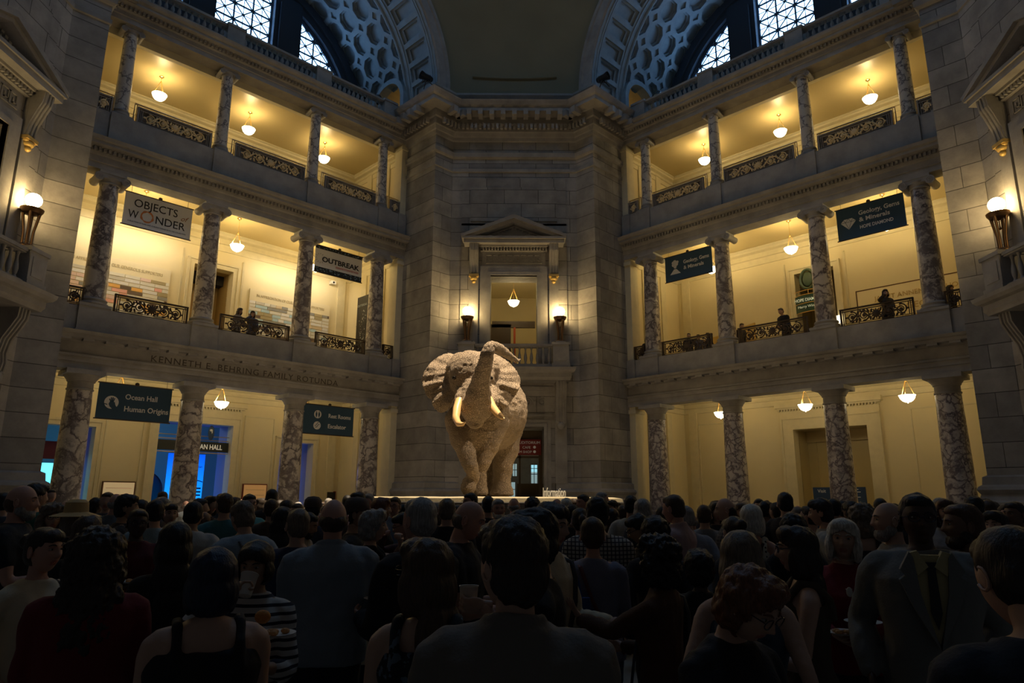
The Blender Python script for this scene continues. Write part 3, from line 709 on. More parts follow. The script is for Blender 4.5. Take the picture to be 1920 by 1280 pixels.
# ============================================================= vaults, arches, lunette windows
R0, ZS = HW, 19.9
def cyl(x_ang, y, r, zs=ZS): return (r*cos(x_ang), y, zs+r*sin(x_ang))
def arch(F, side):
    y0, y1 = 12.58-1.15, A   # the broad front band
    y0 = 11.36
    # front band with square coffers
    m = MB(); n = 22
    def P_(a, y, d=0): return cyl(a, y, R0+d)
    ye0, ye1 = y0+.45, y1-.5
    for i in range(n):
        a0, a1 = pi*i/n, pi*(i+1)/n; am = (a1-a0)*.12
        A0, A1 = a0+am, a1-am
        q = [P_(a0,y0),P_(a1,y0),P_(a1,y1),P_(a0,y1)]; w = [P_(A0,ye0),P_(A1,ye0),P_(A1,ye1),P_(A0,ye1)]
        r1 = [P_(A0,ye0,.10),P_(A1,ye0,.10),P_(A1,ye1,.10),P_(A0,ye1,.10)]
        s_ = (A1-A0)*.13; r2 = [P_(A0+s_,ye0+.18,.10),P_(A1-s_,ye0+.18,.10),P_(A1-s_,ye1-.18,.10),P_(A0+s_,ye1-.18,.10)]
        r3 = [P_(A0+s_,ye0+.18,.2),P_(A1-s_,ye0+.18,.2),P_(A1-s_,ye1-.18,.2),P_(A0+s_,ye1-.18,.2)]
        L_ = [q, w, r1, r2, r3]; vs = sum(L_, [])
        fs = []
        for l in range(4):
            for j in range(4): fs.append((l*4+j, l*4+(j+1) % 4, (l+1)*4+(j+1) % 4, (l+1)*4+j))
        fs.append((16,17,18,19)); m.add(vs, fs)
    struct(m, 'ceiling_arch', M['vault'], F)
    # rolls at both edges, and the front face ring
    m = MB(); NA = 64
    for y, r in ((y0+.2, .05), (y0+.32, .03), (y1-.36, .05), (y1-.05, .09)):
        m.tube([cyl(pi*i/NA, y, R0-.0) for i in range(NA+1)], r, 8)
    struct(m, 'trim_17', M['vault'], F, smooth=True)
    m = MB()
    rings = [(R0, 0), (R0, -.0), (R0+.05, -.10), (R0+.42, -.10), (R0+.46, -.16), (R0+.62, -.16), (R0+.62, .5)]
    vs = []; fs = []
    for i in range(NA+1):
        for r, dy in rings: vs.append(cyl(pi*i/NA, y0+dy, r))
    q = len(rings)
    for i in range(NA):
        for j in range(q-1): fs.append((i*q+j, i*q+j+1, (i+1)*q+j+1, (i+1)*q+j))
    m.add(vs, fs); struct(m, 'trim_18', M['stone_plain'], F, smooth=True)
    # barrel vault with octagonal coffers
    m = MB(); ya, yb = A, A+4.05; rows = 4; p = (yb-ya)/3.5; da = p/R0; na = int(pi/da); da = pi/na
    c_ = .5*(1-1/sqrt(2))+.0   # cut of the octagon corner as a share of the pitch
    c_ = .2929*.5*2*.98
    RO = R0+.05
    def S_(a, y, d): return cyl(max(0, min(pi, a)), max(ya, min(yb, y)), RO+d)
    def octagon(ac, yc, k, d):
        out = []
        h = .5*k; t = h-c_*k
        for u, v in ((h, t), (t, h), (-t, h), (-h, t), (-h, -t), (-t, -h), (t, -h), (h, -t)): out.append(S_(ac+v*da, yc+u*p, d))
        return out
    openy, opena = ya+1.25, 0.12
    for i in range(-1, na+1):
        for j in range(5):
            ac = (i+.5)*da; yc = ya+(j)*p+p*.0
            L_ = [octagon(ac, yc, 1, 0), octagon(ac, yc, .80, 0), octagon(ac, yc, .80, .13), octagon(ac, yc, .66, .13), octagon(ac, yc, .66, .24)]
            vs = sum(L_, []); fs = []
            for l in range(4):
                for e in range(8): fs.append((l*8+e, l*8+(e+1) % 8, (l+1)*8+(e+1) % 8, (l+1)*8+e))
            fs.append(tuple(range(32, 40))); m.add(vs, fs)
            # the little square between four octagons
            a2, y2 = ac+.5*da, yc+.5*p
            def dia(k, d): return [S_(a2, y2+c_*k*p, d), S_(a2+c_*k*da, y2, d), S_(a2, y2-c_*k*p, d), S_(a2-c_*k*da, y2, d)]
            L_ = [dia(1, 0), dia(.62, 0), dia(.62, .10)]; vs = sum(L_, []); fs = []
            for l in range(2):
                for e in range(4): fs.append((l*4+e, l*4+(e+1) % 4, (l+1)*4+(e+1) % 4, (l+1)*4+e))
            fs.append((8,9,10,11)); m.add(vs, fs)
    o = struct(m, 'ceiling_vault', M['vault'], F)
    # jamb walls of the vault with an arched opening each
    for s in (-1, 1):
        cutter = MB(); yo = ya+1.30; ro = 1.16; zo = 20.35; seg = 24
        poly = [(yo-ro, 18.7), (yo+ro, 18.7)]+[(yo+ro*cos(pi*i/seg), zo+ro*sin(pi*i/seg)) for i in range(seg+1)]
        n_ = len(poly); xa, xb = s*5.2, s*8.2
        vs = [(xa, y, z) for y, z in poly]+[(xb, y, z) for y, z in poly]
        cutter.add(vs, [tuple(range(n_)), tuple(range(2*n_-1, n_-1, -1))]+[(i, i+n_, (i+1) % n_+n_, (i+1) % n_) for i in range(n_)])
        j = MB()                              # wall plate and raised arch ring around the opening
        arc = [(yo+ro*cos(pi-pi*i/seg), zo+ro*sin(pi-pi*i/seg)) for i in range(seg+1)]
        arco = [(yo+(ro+.26)*cos(pi-pi*i/seg), zo+(ro+.26)*sin(pi-pi*i/seg)) for i in range(seg+1)]
        xin, xout = s*6.16, s*6.62
        vs = [(xin, y, z) for y, z in arc]+[(xin, y, z) for y, z in arco]+[(xout, y, z) for y, z in arc]+[(xout, y, z) for y, z in arco]; k = seg+1
        fs = []
        for i in range(seg): fs += [(i, i+1, k+i+1, k+i), (i, 2*k+i, 2*k+i+1, i+1), (k+i, k+i+1, 3*k+i+1, 3*k+i)]
        j.add(vs, fs)
        for yy in (yo-ro-.26, yo+ro): a_, b_ = sorted((xin, xout)); j.box(a_, b_, yy, yy+.26, 18.8, zo)
        struct(j, 'trim_19', M['vault'], F)
        # cut the vault coffers out behind the opening
        cm = bpy.data.objects.new('cutter', cutter.mesh('cutter', M['vault'])); COL.objects.link(cm)
        bm = bmesh.new(); bm.from_mesh(o.data)
        kill = [f for f in bm.faces if s*f.calc_center_median().x > 0 and abs(f.calc_center_median().y-yo) < ro+.12 and (f.calc_center_median().z < zo or (f.calc_center_median().y-yo)**2+(f.calc_center_median().z-zo)**2 < (ro+.1)**2)]
        bmesh.ops.delete(bm, geom=kill, context='FACES'); bm.to_mesh(o.data); bm.free(); bpy.data.objects.remove(cm)
        j = MB(); a_, b_ = sorted((s*HW, s*(HW+.4)))
        for y_, y2_ in ((A-.3, yo-ro), (yo+ro, yb+.3)): j.box(a_, b_, y_, y2_, 18.6, ZS)
        struct(j, 'wall_%s_jamb' % side, M['vault'], F)
        # passage beyond the opening
        j = MB(); xe = s*9.2
        vs = [(x, y, z) for x in (s*6.5, xe) for y, z in [(yo-ro-.05, 18.8)]+[(yo+(ro+.05)*cos(pi-pi*i/seg), zo+(ro+.05)*sin(pi-pi*i/seg)) for i in range(seg+1)]+[(yo+ro+.05, 18.8)]]
        k = seg+3; j.add(vs, [(i, i+1, k+i+1, k+i) for i in range(k-1)]+[tuple(range(k, 2*k))])
        pts = [(s*7.6, yo+(ro-.02)*cos(pi-pi*i/seg), zo+(ro-.02)*sin(pi-pi*i/seg)) for i in range(seg+1)]; j.tube(pts, .07, 6)
        struct(j, 'wall_%s_passage' % side, M['ceil'], F)
        point_light('passage_light', (s*8.3, yo, 20.6), 9, (1, .66, .28), mtx=F)
    # roof terrace and the lunette
    yl = A+4.0
    m = MB(); RI = 5.66; NA = 48
    vs = []; fs = []
    for i in range(NA+1):
        a = pi*i/NA
        for r, dy in ((R0+.1, -.5), (RI+.45, -.5), (RI+.40, -.38), (RI+.12, -.36), (RI+.08, -.22), (RI, -.2), (RI, .35)): vs.append(cyl(a, yl+.2+dy, r))
    for i in range(NA):
        for j in range(6): fs.append((i*7+j, i*7+j+1, (i+1)*7+j+1, (i+1)*7+j))
    m.add(vs, fs)
    for s in (-1, 1):
        a_, b_ = sorted((s*1.34, s*2.72)); zt = ZS+sqrt(RI**2-1.34**2)+.05
        m.box(a_, b_, yl-.25, yl+.45, 18.7, zt); a2, b2 = sorted((s*1.55, s*2.5)); m.box(a2, b2, yl-.4, yl, 18.7, zt-.5)
        a_, b_ = sorted((s*5.5, s*6.9)); m.box(a_, b_, yl-.2, yl+.45, 18.7, ZS+.1)
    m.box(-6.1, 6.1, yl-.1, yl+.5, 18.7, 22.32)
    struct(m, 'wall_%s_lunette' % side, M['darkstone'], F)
    # three lights, each a window with its grille
    cell = .86
    for wi, (x0, x1) in enumerate(((-RI, -2.72), (-1.34, 1.34), (2.72, RI))):
        def top(x): return ZS+sqrt(max(0, RI**2-x*x))
        def inside(x, z): return x0 <= x <= x1 and 22.3 <= z <= top(x)
        pane = MB(); n = 24; xs = [x0+(x1-x0)*i/n for i in range(n+1)]
        pane.add([(x, yl+.2, 22.3) for x in xs]+[(x, yl+.2, max(22.3, top(x))) for x in xs], [(i, i+1, n+2+i, n+1+i) for i in range(n)])
        root = struct(pane, 'window_%d' % (wi+7), M['pane'], F)
        g = MB()
        def bar(p, q, r):
            L_ = (Vector(q)-Vector(p)).length; k = max(2, int(L_/.06)); run = []
            for i in range(k+1):
                t = i/k; x = p[0]+(q[0]-p[0])*t; z = p[1]+(q[1]-p[1])*t
                if inside(x, z): run.append((x, yl+.1, z))
                else:
                    if len(run) > 1: g.tube([run[0], run[-1]], r, 6)
                    run = []
            if len(run) > 1: g.tube([run[0], run[-1]], r, 6)
        ccx = (x0+x1)/2 if wi == 1 else (2.72+cell/2)*(1 if wi == 2 else -1)
        offs = 0 if wi == 1 else cell/2
        for i in range(-5, 6):
            x = (ccx+i*cell) if wi == 1 else ccx+offs+i*cell
            if wi == 1: x += cell/2
            bar((x, 22.3), (x, 26), .048); bar((x+cell/2, 22.3), (x+cell/2, 26), .02)
            for j in range(0, 8):
                z = 22.3+j*cell
                if i == 0: bar((x0, z), (x1, z), .048); bar((x0, z+cell/2), (x1, z+cell/2), .02)
                bar((x, z), (x+cell, z+cell), .03); bar((x, z+cell), (x+cell, z), .03)
                for X, Z, rr in ((x, z, .085), (x+cell/2, z+cell/2, .07)):
                    if inside(X, Z): g.ell((X, yl+.08, Z), (rr, .04, rr), 12, 6)
        g.tube([(x, yl+.1, max(22.3, top(x))) for x in xs], .09, 6); g.tube([(x0, yl+.1, 22.3), (x0, yl+.1, top(x0))], .08, 6); g.tube([(x1, yl+.1, 22.3), (x1, yl+.1, top(x1))], .08, 6)
        g.tube([(x0, yl+.1, 22.3), (x1, yl+.1, 22.3)], .08, 6)
        g.obj('window_grille', M['darkstone'], root)
for F, s in ((FL, 'left'), (FR, 'right')): arch(F, s)

# pendentives and dome
def radius(h): x = sqrt(max(0, (R0+.6)**2-h*h)); return sqrt(x*x+11.25**2), pi/4-atan2(x, 11.25)
m = MB(); n = 20; k = 24
for base in (0, 90, -90, 180):
    vs = []; fs = []
    for j in range(n+1):
        h = (R0+.6)*sin(pi/2*j/n)*.999; r, ha = radius(h)
        for i in range(k+1):
            a = radians(base)+pi/2+ha*(1-2*i/k); rr = r+.25*(1-j/n)
            vs.append((rr*cos(a), rr*sin(a), ZS-.1+h))
    fs = [(j*(k+1)+i, j*(k+1)+i+1, (j+1)*(k+1)+i+1, (j+1)*(k+1)+i) for j in range(n) for i in range(k)]
    m.add(vs, fs)
for j in range(12):
    z0, z1 = ZS+R0+.5+9*sin(pi/2*j/12), ZS+R0+.5+9*sin(pi/2*(j+1)/12); r0, r1 = 11.3*cos(pi/2*j/12), 11.3*cos(pi/2*(j+1)/12)
    m.lathe([(r0, z0), (r1, z1)], 48, cap=False)
struct(m, 'ceiling_dome', M['dome'], Matrix.Translation(O), smooth=True)
m = MB(); m.lathe([(3.0, 35.18), (3.0, 35.2)], 48); wo = struct(m, 'window_10', M['skylight'], Matrix.Translation(O))      # round skylight at the crown of the dome
m = MB()
for i in range(8): a = i*pi/4; m.tube([(0, 0, 35.12), (3.05*cos(a), 3.05*sin(a), 35.12)], .05, 6)
for rr in (1.5, 3.05): m.tube([(rr*cos(q*pi/24), rr*sin(q*pi/24), 35.12) for q in range(49)], .07, 6, cap=False)
m.obj('window_frame', M['darkstone'], wo)
m = MB()                                    # raised panel moulding on the visible pendentive
pts = []
for z, w in ((20.75, 1.55),): pts = [(-w, z), (w, z)]
r_ = 13.05
def on_p(x, z):
    r, ha = radius(z-ZS+.1); r += .25*(1-(z-ZS)/7)
    return (x, sqrt(max(0, r*r-x*x))-.03, z)
m.tube([on_p(-1.95+3.9*i/12, 20.9) for i in range(13)], .05, 6)
struct(m, 'trim_20', M['dome'], FC)
# ============================================================= what hangs and stands in the galleries
def banner(F, x, zt, w, h, label, panel_mat, paint, y=A+.30, group=None):
    root = empty('hanging_banner', F @ T(x, y, zt-h), label, 'banner', group)
    m = MB(); m.box(-w/2, w/2, -.012, .012, 0, h); m.obj('cloth_panel', panel_mat, root)
    for z in (-.015, h+.015): m = MB(); m.tube([(-w/2-.04, 0, z), (w/2+.04, 0, z)], .022, 8); m.obj('rod', M['iron'], root)
    m = MB()
    for s in (-1, 1): m.tube([(s*w*.42, 0, h), (s*w*.42, 0, h+.28)], .006, 5)
    m.ell((0, 0, h+.06), (.07, .05, .06), 10, 6); m.obj('hanger', M['iron'], root)
    paint(root, w, h)
    return root
def disc(mb, x, z, r, y, n=28): mb.add([(x+r*cos(2*pi*i/n), y, z+r*sin(2*pi*i/n)) for i in range(n)], [tuple(range(n))])
def ringf(mb, x, z, r0, r1, y, n=40, wob=0):
    vs = []; 
    for i in range(n):
        a = 2*pi*i/n; q = 1+wob*sin(5*a)+wob*.7*sin(8*a+1)
        vs += [(x+r0*cos(a)*q, y, z+r0*sin(a)*q), (x+r1*cos(a)*(2-q), y, z+r1*sin(a)*(2-q))]
    mb.add(vs, [(2*i, 2*i+1, (2*i+3) % (2*n), (2*i+2) % (2*n)) for i in range(n)])
def poly(mb, pts, y): mb.add([(x, y, z) for x, z in pts], [tuple(range(len(pts)))])
DARKTXT = plain('black_lettering', (.03, .03, .035), .7); ORANGE = plain('orange_ring_paint', (.75, .28, .10), .6)
BANW = plain('white_banner_cloth', (.84, .86, .90), .8); BANW2 = plain('pale_banner_cloth', (.88, .88, .88), .8)
RED = plain('red_line_paint', (.6, .06, .05), .6)
def p_objects(root, w, h):
    m = MB(); add_text(m, 'OBJECTS', -.10, -.016, .70, .40, width=1.42); add_text(m, 'W', -.80, -.016, .27, .40, width=.32); add_text(m, 'NDER', .40, -.016, .27, .40, width=.98); m.obj('lettering', DARKTXT, root)
    m = MB(); ringf(m, -.36, .42, .16, .215, -.018, wob=.04); m.obj('orange_ring', ORANGE, root)
    m = MB(); add_text(m, 'of', .82, -.016, .62, .26, shear=.4); m.obj('small_lettering', plain('brown_lettering', (.35, .16, .08), .7), root)
    m = MB(); add_text(m, 'A SELECTION OF RARE AND CURIOUS THINGS FROM THE COLLECTION', 0, -.016, .12, .07, width=1.9); m.obj('fine_print', plain('blue_grey_lettering', (.2, .25, .33), .7), root)
def p_outbreak(root, w, h):
    m = MB(); n = 46
    for zz0, zz1 in ((h-.13, h), (0, .22)):
        m.box(-w/2, w/2, -.016, -.012, zz0, zz1)
    m.obj('border_band', plain('speckled_black_border', (.02, .025, .03), .7, vary=.5), root)
    m = MB(); rr = random.Random(4)
    for zz0, zz1, k in ((h-.13, h, 30), (0, .22, 60)):
        for i in range(k): disc(m, rr.uniform(-w/2+.04, w/2-.04), rr.uniform(zz0+.03, zz1-.03), rr.uniform(.012, .035), -.018, 8)
    tag(m.obj('border_spots', plain('blue_grey_spots', (.20, .30, .38), .7), root), kind='stuff')
    m = MB(); add_text(m, 'OUTBREAK', .08, -.018, .48, .30, width=1.78, bold=.008); m.obj('lettering', DARKTXT, root)
    m = MB(); m.box(-.15, .95, -.018, -.014, .385, .40); add_text(m, 'EPIDEMICS IN A CONNECTED WORLD', .4, -.018, .33, .05, width=1.1); m.obj('red_line', RED, root)
    m = MB()
    for i in range(12): a = i*pi/6; m.tube([(-.88+.16*cos(a), -.016, .60+.16*sin(a)), (-.88+.22*cos(a), -.016, .60+.22*sin(a))], .006, 4)
    m.obj('burst_emblem', DARKTXT, root)
def hand_emblem(root):
    m = MB(); disc(m, -.70, .52, .21, -.016); m.obj('round_emblem', M['signwhite'], root)
    m = MB(); poly(m, [(-.66,.31),(-.52,.36),(-.58,.44),(-.60,.52),(-.66,.56),(-.75,.54),(-.78,.46),(-.74,.38)], -.02)
    for a, l in ((.45,.10),(.18,.14),(-.05,.14),(-.28,.12),(1.35,.13)):
        bx = -.68-.10*a; bz = .54 if a < 1 else .44; m.tube([(bx, -.021, bz), (bx-l*sin(a), -.021, bz+l*cos(a))], .015, 6)
    m.obj('hand_emblem', M['navy'], root)
def p_ocean(root, w, h):
    m = MB(); add_text(m, 'Ocean Hall', -.32, -.016, .66, .24, align='LEFT', width=.98, bold=.004); add_text(m, 'Human Origins', -.32, -.016, .27, .24, align='LEFT', width=1.36, bold=.004); m.obj('lettering', M['signwhite'], root); hand_emblem(root)
def p_rest(root, w, h):
    m = MB(); add_text(m, 'Rest Rooms', -.05, -.016, .66, .23, align='LEFT', width=1.02, bold=.004); add_text(m, 'Escalator', -.05, -.016, .25, .23, align='LEFT', width=.82, bold=.004); m.obj('lettering', M['signwhite'], root)
    m = MB(); disc(m, -.52, .76, .16, -.016); disc(m, -.52, .32, .16, -.016); m.obj('round_emblem', M['signwhite'], root)
    m = MB()
    for dx in (-.06, .06):
        disc(m, -.52+dx, .85, .025, -.019, 10); m.box(-.52+dx-.035, -.52+dx+.035, -.02, -.018, .70, .82); m.box(-.52+dx-.02, -.52+dx+.02, -.02, -.018, .64, .70)
    m.tube([(-.60, -.019, .25), (-.54, -.019, .25), (-.47, -.019, .36), (-.42, -.019, .36)], .012, 5); m.tube([(-.63, -.019, .31), (-.58, -.019, .31), (-.50, -.019, .43), (-.45, -.019, .43)], .012, 5)
    m.obj('pictogram', M['navy'], root)
def p_geo(root, w, h):
    m = MB(); add_text(m, 'Geology, Gems', -.22, -.016, .66, .22, align='LEFT', width=1.20, bold=.004); add_text(m, '& Minerals', -.22, -.016, .40, .22, align='LEFT', width=.95, bold=.004); m.obj('lettering', M['signwhite'], root)
    m = MB(); poly(m, [(-.88,.28),(-.36,.28),(-.56,.50),(-.68,.50)], -.018)
    for x, z, r in ((-.62,.60,.07),(-.70,.70,.08),(-.56,.72,.09),(-.63,.82,.09),(-.50,.80,.06),(-.72,.80,.06)): disc(m, x, z, r, -.017)
    m.obj('volcano_emblem', M['signwhite'], root)
def p_gem(root, w, h):
    m = MB(); add_text(m, 'Geology, Gems', -.36, -.016, .78, .22, align='LEFT', width=1.32, bold=.004); add_text(m, '& Minerals', -.36, -.016, .53, .22, align='LEFT', width=1.0, bold=.004); add_text(m, 'HOPE DIAMOND', -.36, -.016, .27, .17, align='LEFT', width=1.08, bold=.004); m.obj('lettering', M['signwhite'], root)
    m = MB(); poly(m, [(-.98,.62),(-.86,.74),(-.58,.74),(-.46,.62),(-.72,.34)], -.016); m.obj('diamond_emblem', M['signwhite'], root)
    m = MB()
    for p, q in (((-.98,.62),(-.46,.62)),((-.82,.62),(-.72,.36)),((-.62,.62),(-.72,.36)),((-.82,.62),(-.72,.74)),((-.62,.62),(-.72,.74)),((-.82,.62),(-.88,.73)),((-.62,.62),(-.56,.73))): m.tube([(p[0], -.018, p[1]), (q[0], -.018, q[1])], .006, 4)
    m.obj('facet_lines', M['navy'], root)
banner(FL, -3.60, 11.95, 2.22, 1.15, 'white banner reading OBJECTS OF WONDER with an orange ring', BANW, p_objects)
banner(FL, 3.57, 11.98, 2.24, 1.13, 'white banner reading OUTBREAK with dark speckled borders', BANW2, p_outbreak)
banner(FL, -3.59, 5.36, 2.22, 1.12, 'navy banner reading Ocean Hall, Human Origins with a hand emblem', M['navy'], p_ocean)
banner(FL, 3.57, 5.38, 2.24, 1.12, 'navy banner reading Rest Rooms, Escalator with two round symbols', M['navy'], p_rest)
banner(FR, 3.60, 12.0, 2.22, 1.15, 'navy banner reading Geology, Gems & Minerals, Hope Diamond with a gem emblem', M['navy'], p_gem)
banner(FR, -3.60, 12.0, 2.22, 1.10, 'navy banner reading Geology, Gems & Minerals with a volcano emblem', M['navy'], p_geo)

# --- door surrounds on the back walls
def surround(F, x0, x1, zt, name, head=True, wide=.32):
    m = MB()
    for a, b_ in ((x0-wide, x0), (x1, x1+wide)): m.box(a, b_, YB-.09, YB+.02, 0 if zt < 7 else 7.0, zt)
    m.box(x0-wide, x1+wide, YB-.09, YB+.02, zt, zt+wide)
    for a, b_ in ((x0-wide-.02, x0-wide+.06), (x1+wide-.06, x1+wide+.02)): m.box(a, b_, YB-.13, YB, 0 if zt < 7 else 7.0, zt+wide)
    m.box(x0-wide-.02, x1+wide+.02, YB-.13, YB, zt+wide-.06, zt+wide+.02)
    if head:
        m.box(x0-wide-.02, x1+wide+.02, YB-.07, YB, zt+wide+.02, zt+wide+.30)
        m.box(x0-wide-.16, x1+wide+.16, YB-.26, YB, zt+wide+.42, zt+wide+.60); m.box(x0-wide-.1, x1+wide+.1, YB-.16, YB, zt+wide+.36, zt+wide+.42)
        x = x0-wide-.05
        while x < x1+wide: m.box(x, x+.06, YB-.14, YB, zt+wide+.28, zt+wide+.36); x += .12
    struct(m, name, M['cream'], F)
surround(FL, -1.45, 1.45, 4.72, 'trim_21'); surround(FL, -5.15, -3.62, 4.30, 'trim_22', False, .22); surround(FL, 3.62, 5.20, 4.20, 'trim_23', False, .22)
surround(FR, -1.45, 1.45, 4.66, 'trim_24', True, .5)
surround(FL, -.82, .82, 11.33, 'trim_25', False, .25); surround(FR, -.82, .82, 11.33, 'trim_26', False, .25)
# --- right ground doorway: deep reveal closed by a plain partition
m = MB(); m.box(-1.5, 1.5, YB+1.3, YB+1.4, 0, 4.8); m.box(-1.55, -1.45, YB+.4, YB+1.4, 0, 4.8); m.box(1.45, 1.55, YB+.4, YB+1.4, 0, 4.8); m.box(-1.5, 1.5, YB+.4, YB+1.4, 4.66, 4.8); m.box(-1.12, -1.06, YB+1.24, YB+1.31, 0, 4.3); m.box(-1.45, 1.45, YB+1.2, YB+1.31, 4.2, 4.66)
struct(m, 'wall_right_recess', M['ceil'], FR)
root = empty('standing_notice_board', FR @ T(.45, A+3.6, 0), 'dark blue notice board with white text beside a breccia column', 'sign')
m = MB(); m.box(-1.0, .95, -.03, .03, 1.1, 2.28); m.obj('panel', plain('blue_notice', (.02, .06, .16), .5), root)
m = MB(); [m.box(s-.03, s+.03, -.02, .02, 0, 1.1) for s in (-.9, .85)]; m.obj('leg', M['iron'], root)
m = MB(); add_text(m, 'Visit', -.66, -.035, 2.08, .18)
for i in range(11):
    if i != 4: m.box(.28, .28+.42+.1*sin(i*2.3), -.036, -.031, 2.18-i*.095, 2.205-i*.095)
m.obj('lettering', emissive('notice_text', (.7, .72, .75), .03), root)
# --- ocean hall, seen through the left ground doorways
m = MB()
for x0, x1 in ((-5.15, -3.62), (-1.45, 1.45), (3.62, 5.20)):
    for s, x in ((-1, x0), (1, x1)): a, b_ = sorted((x, x+s*.12)); m.box(a, b_, YB+.45, YB+1.3, 0, 4.9)
    m.box(x0-.1, x1+.1, YB+.45, YB+1.3, 4.74, 4.9)
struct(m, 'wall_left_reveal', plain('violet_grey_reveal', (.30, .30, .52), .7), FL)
m = MB(); m.box(-7.5, 7.5, YB+6.0, YB+6.1, 0, 6.5); m.box(-7.5, 7.5, YB+.5, YB+6, 6.4, 6.5); m.box(-7.6, -7.5, YB+.5, YB+6, 0, 6.5); m.box(7.5, 7.6, YB+.5, YB+6, 0, 6.5)
struct(m, 'wall_left_exhibition', plain('teal_exhibition_wall', (.16, .32, .36), .8), FL)
point_light('exhibition_light', (-1.0, YB+3.0, 5.2), 55, (.45, .75, 1.0), .4, mtx=FL)
point_light('exhibition_light', (5.2, YB+2.2, 3.0), 34, (.12, .2, 1.0), .3, mtx=FL); point_light('exhibition_light', (-5.0, YB+2.6, 3.2), 22, (.12, .3, 1.0), .3, mtx=FL); point_light('exhibition_light', (1.9, YB+1.5, 4.2), 18, (.14, .16, 1.0), .2, mtx=FL)
root = empty('glowing_wall_screen', FL @ T(.75, YB+2.4, 0), 'tall glowing blue screen with dark writing in the ocean doorway', 'screen')
m, nt, b = _mat('blue_screen'); tc = N(nt, 'ShaderNodeTexCoord'); sp_ = N(nt, 'ShaderNodeSeparateXYZ'); nt.links.new(tc.outputs['Generated'], sp_.inputs[0]); r = N(nt, 'ShaderNodeValToRGB'); nt.links.new(sp_.outputs['Z'], r.inputs[0])
r.color_ramp.elements[0].color = (.01, .42, 1, 1); r.color_ramp.elements[1].color = (.0, .07, .85, 1); nt.links.new(r.outputs[0], b.inputs['Emission Color']); b.inputs['Emission Strength'].default_value = 1.5; b.inputs['Base Color'].default_value = (0, 0, 0, 1)
scr = m
m = MB(); m.box(-.9, .62, -.04, .04, .2, 3.62); m.obj('screen', scr, root)
m = MB(); navyt = plain('deep_blue_writing', (.0, .01, .08), .8)
add_text(m, 'Life in our Ocean', .05, -.045, 3.05, .16, width=.95); add_text(m, 'All Connected', -.05, -.045, 2.30, .1, width=.5)
for i, z in enumerate((2.15, 2.0, 1.86)): m.box(.22, .56, -.046, -.041, z, z+.06)
for z0 in (2.55, 1.7):
    pts = [(-.6+1.2*i/12, -.045, z0-.12*(i/12)-.06*sin(i*.5)) for i in range(13)]; m.tube(pts, .02, 5)
m.obj('lettering', navyt, root)
root = empty('ocean_hall_sign', FL @ T(0, YB+.25, 3.62), 'dark sign band reading OCEAN HALL across the blue doorway', 'sign')
m = MB(); m.box(-1.44, 1.44, -.04, .04, 0, .40); m.obj('panel', plain('olive_black_panel', (.03, .035, .03), .5), root)
m = MB(); add_text(m, 'OCEAN HALL', .50, -.045, .10, .28, width=1.35, bold=.004); m.obj('lettering', emissive('cream_letters', (.85, .8, .65), .25), root)
m = MB(); [m.tube([(-1.44, -.02, z), (1.44, -.02, z)], .018, 6) for z in (-.06, .46, .62)]; m.obj('rail', M['brass'], root)
root = empty('emblem_figure', FL @ T(.62, YB+.08, 4.06), 'dark oval emblem standing on top of the ocean sign band', 'sign')
m = MB(); m.ell((0, 0, .32), (.13, .04, .30), 20, 12); m.obj('oval', plain('dark_blue_oval', (.05, .09, .16), .5), root, smooth=True)
m = MB(); m.ell((-.02, -.04, .42), (.06, .02, .05), 10, 6); m.ell((.02, -.04, .36), (.02, .02, .07), 8, 6); m.obj('bird_shape', M['signwhite'], root)
root = empty('whale_tail', FL @ T(-.95, YB+4, 1.6), 'dark whale fluke hanging in the ocean room', 'model')
m = MB(); m.ell((.62, 0, .55), (.62, .1, .75), 20, 12, Matrix.Rotation(-.35, 3, 'Y')); m.obj('fluke', M['black'], root, smooth=True)
m = MB(); m.box(-5.0, -4.2, YB+2.5, YB+2.56, .8, 3.05); o = m.obj('cyan_screen', emissive('cyan_screen_light', (.15, .85, 1.0), 1.6), None, FL); tag(o, 'bright cyan screen in the leftmost ground floor doorway', 'screen')
m = MB(); m.box(-5.4, -3.6, YB+1.4, YB+1.45, 3.15, 3.8); o = m.obj('red_sign', plain('dark_red_panel', (.22, .03, .02), .6), None, FL); tag(o, 'dark red panel high in the leftmost ground floor doorway', 'sign')
m = MB(); m.box(-3.80, -3.76, YB+1.0, YB+1.04, 0, 4.2); o = m.obj('blue_light_strip', emissive('blue_strip', (.08, .12, 1), 1.2), None, FL); tag(o, 'thin vertical blue light strip inside the leftmost ground floor doorway', 'light')
m = MB(); m.box(4.30, 4.42, YB+1.5, YB+1.6, 0, 2.9); o = m.obj('white_light_strip', emissive('white_strip', (.6, .8, 1), 1.3), None, FL); tag(o, 'white glowing strip inside the doorway beside the rest rooms banner', 'light')
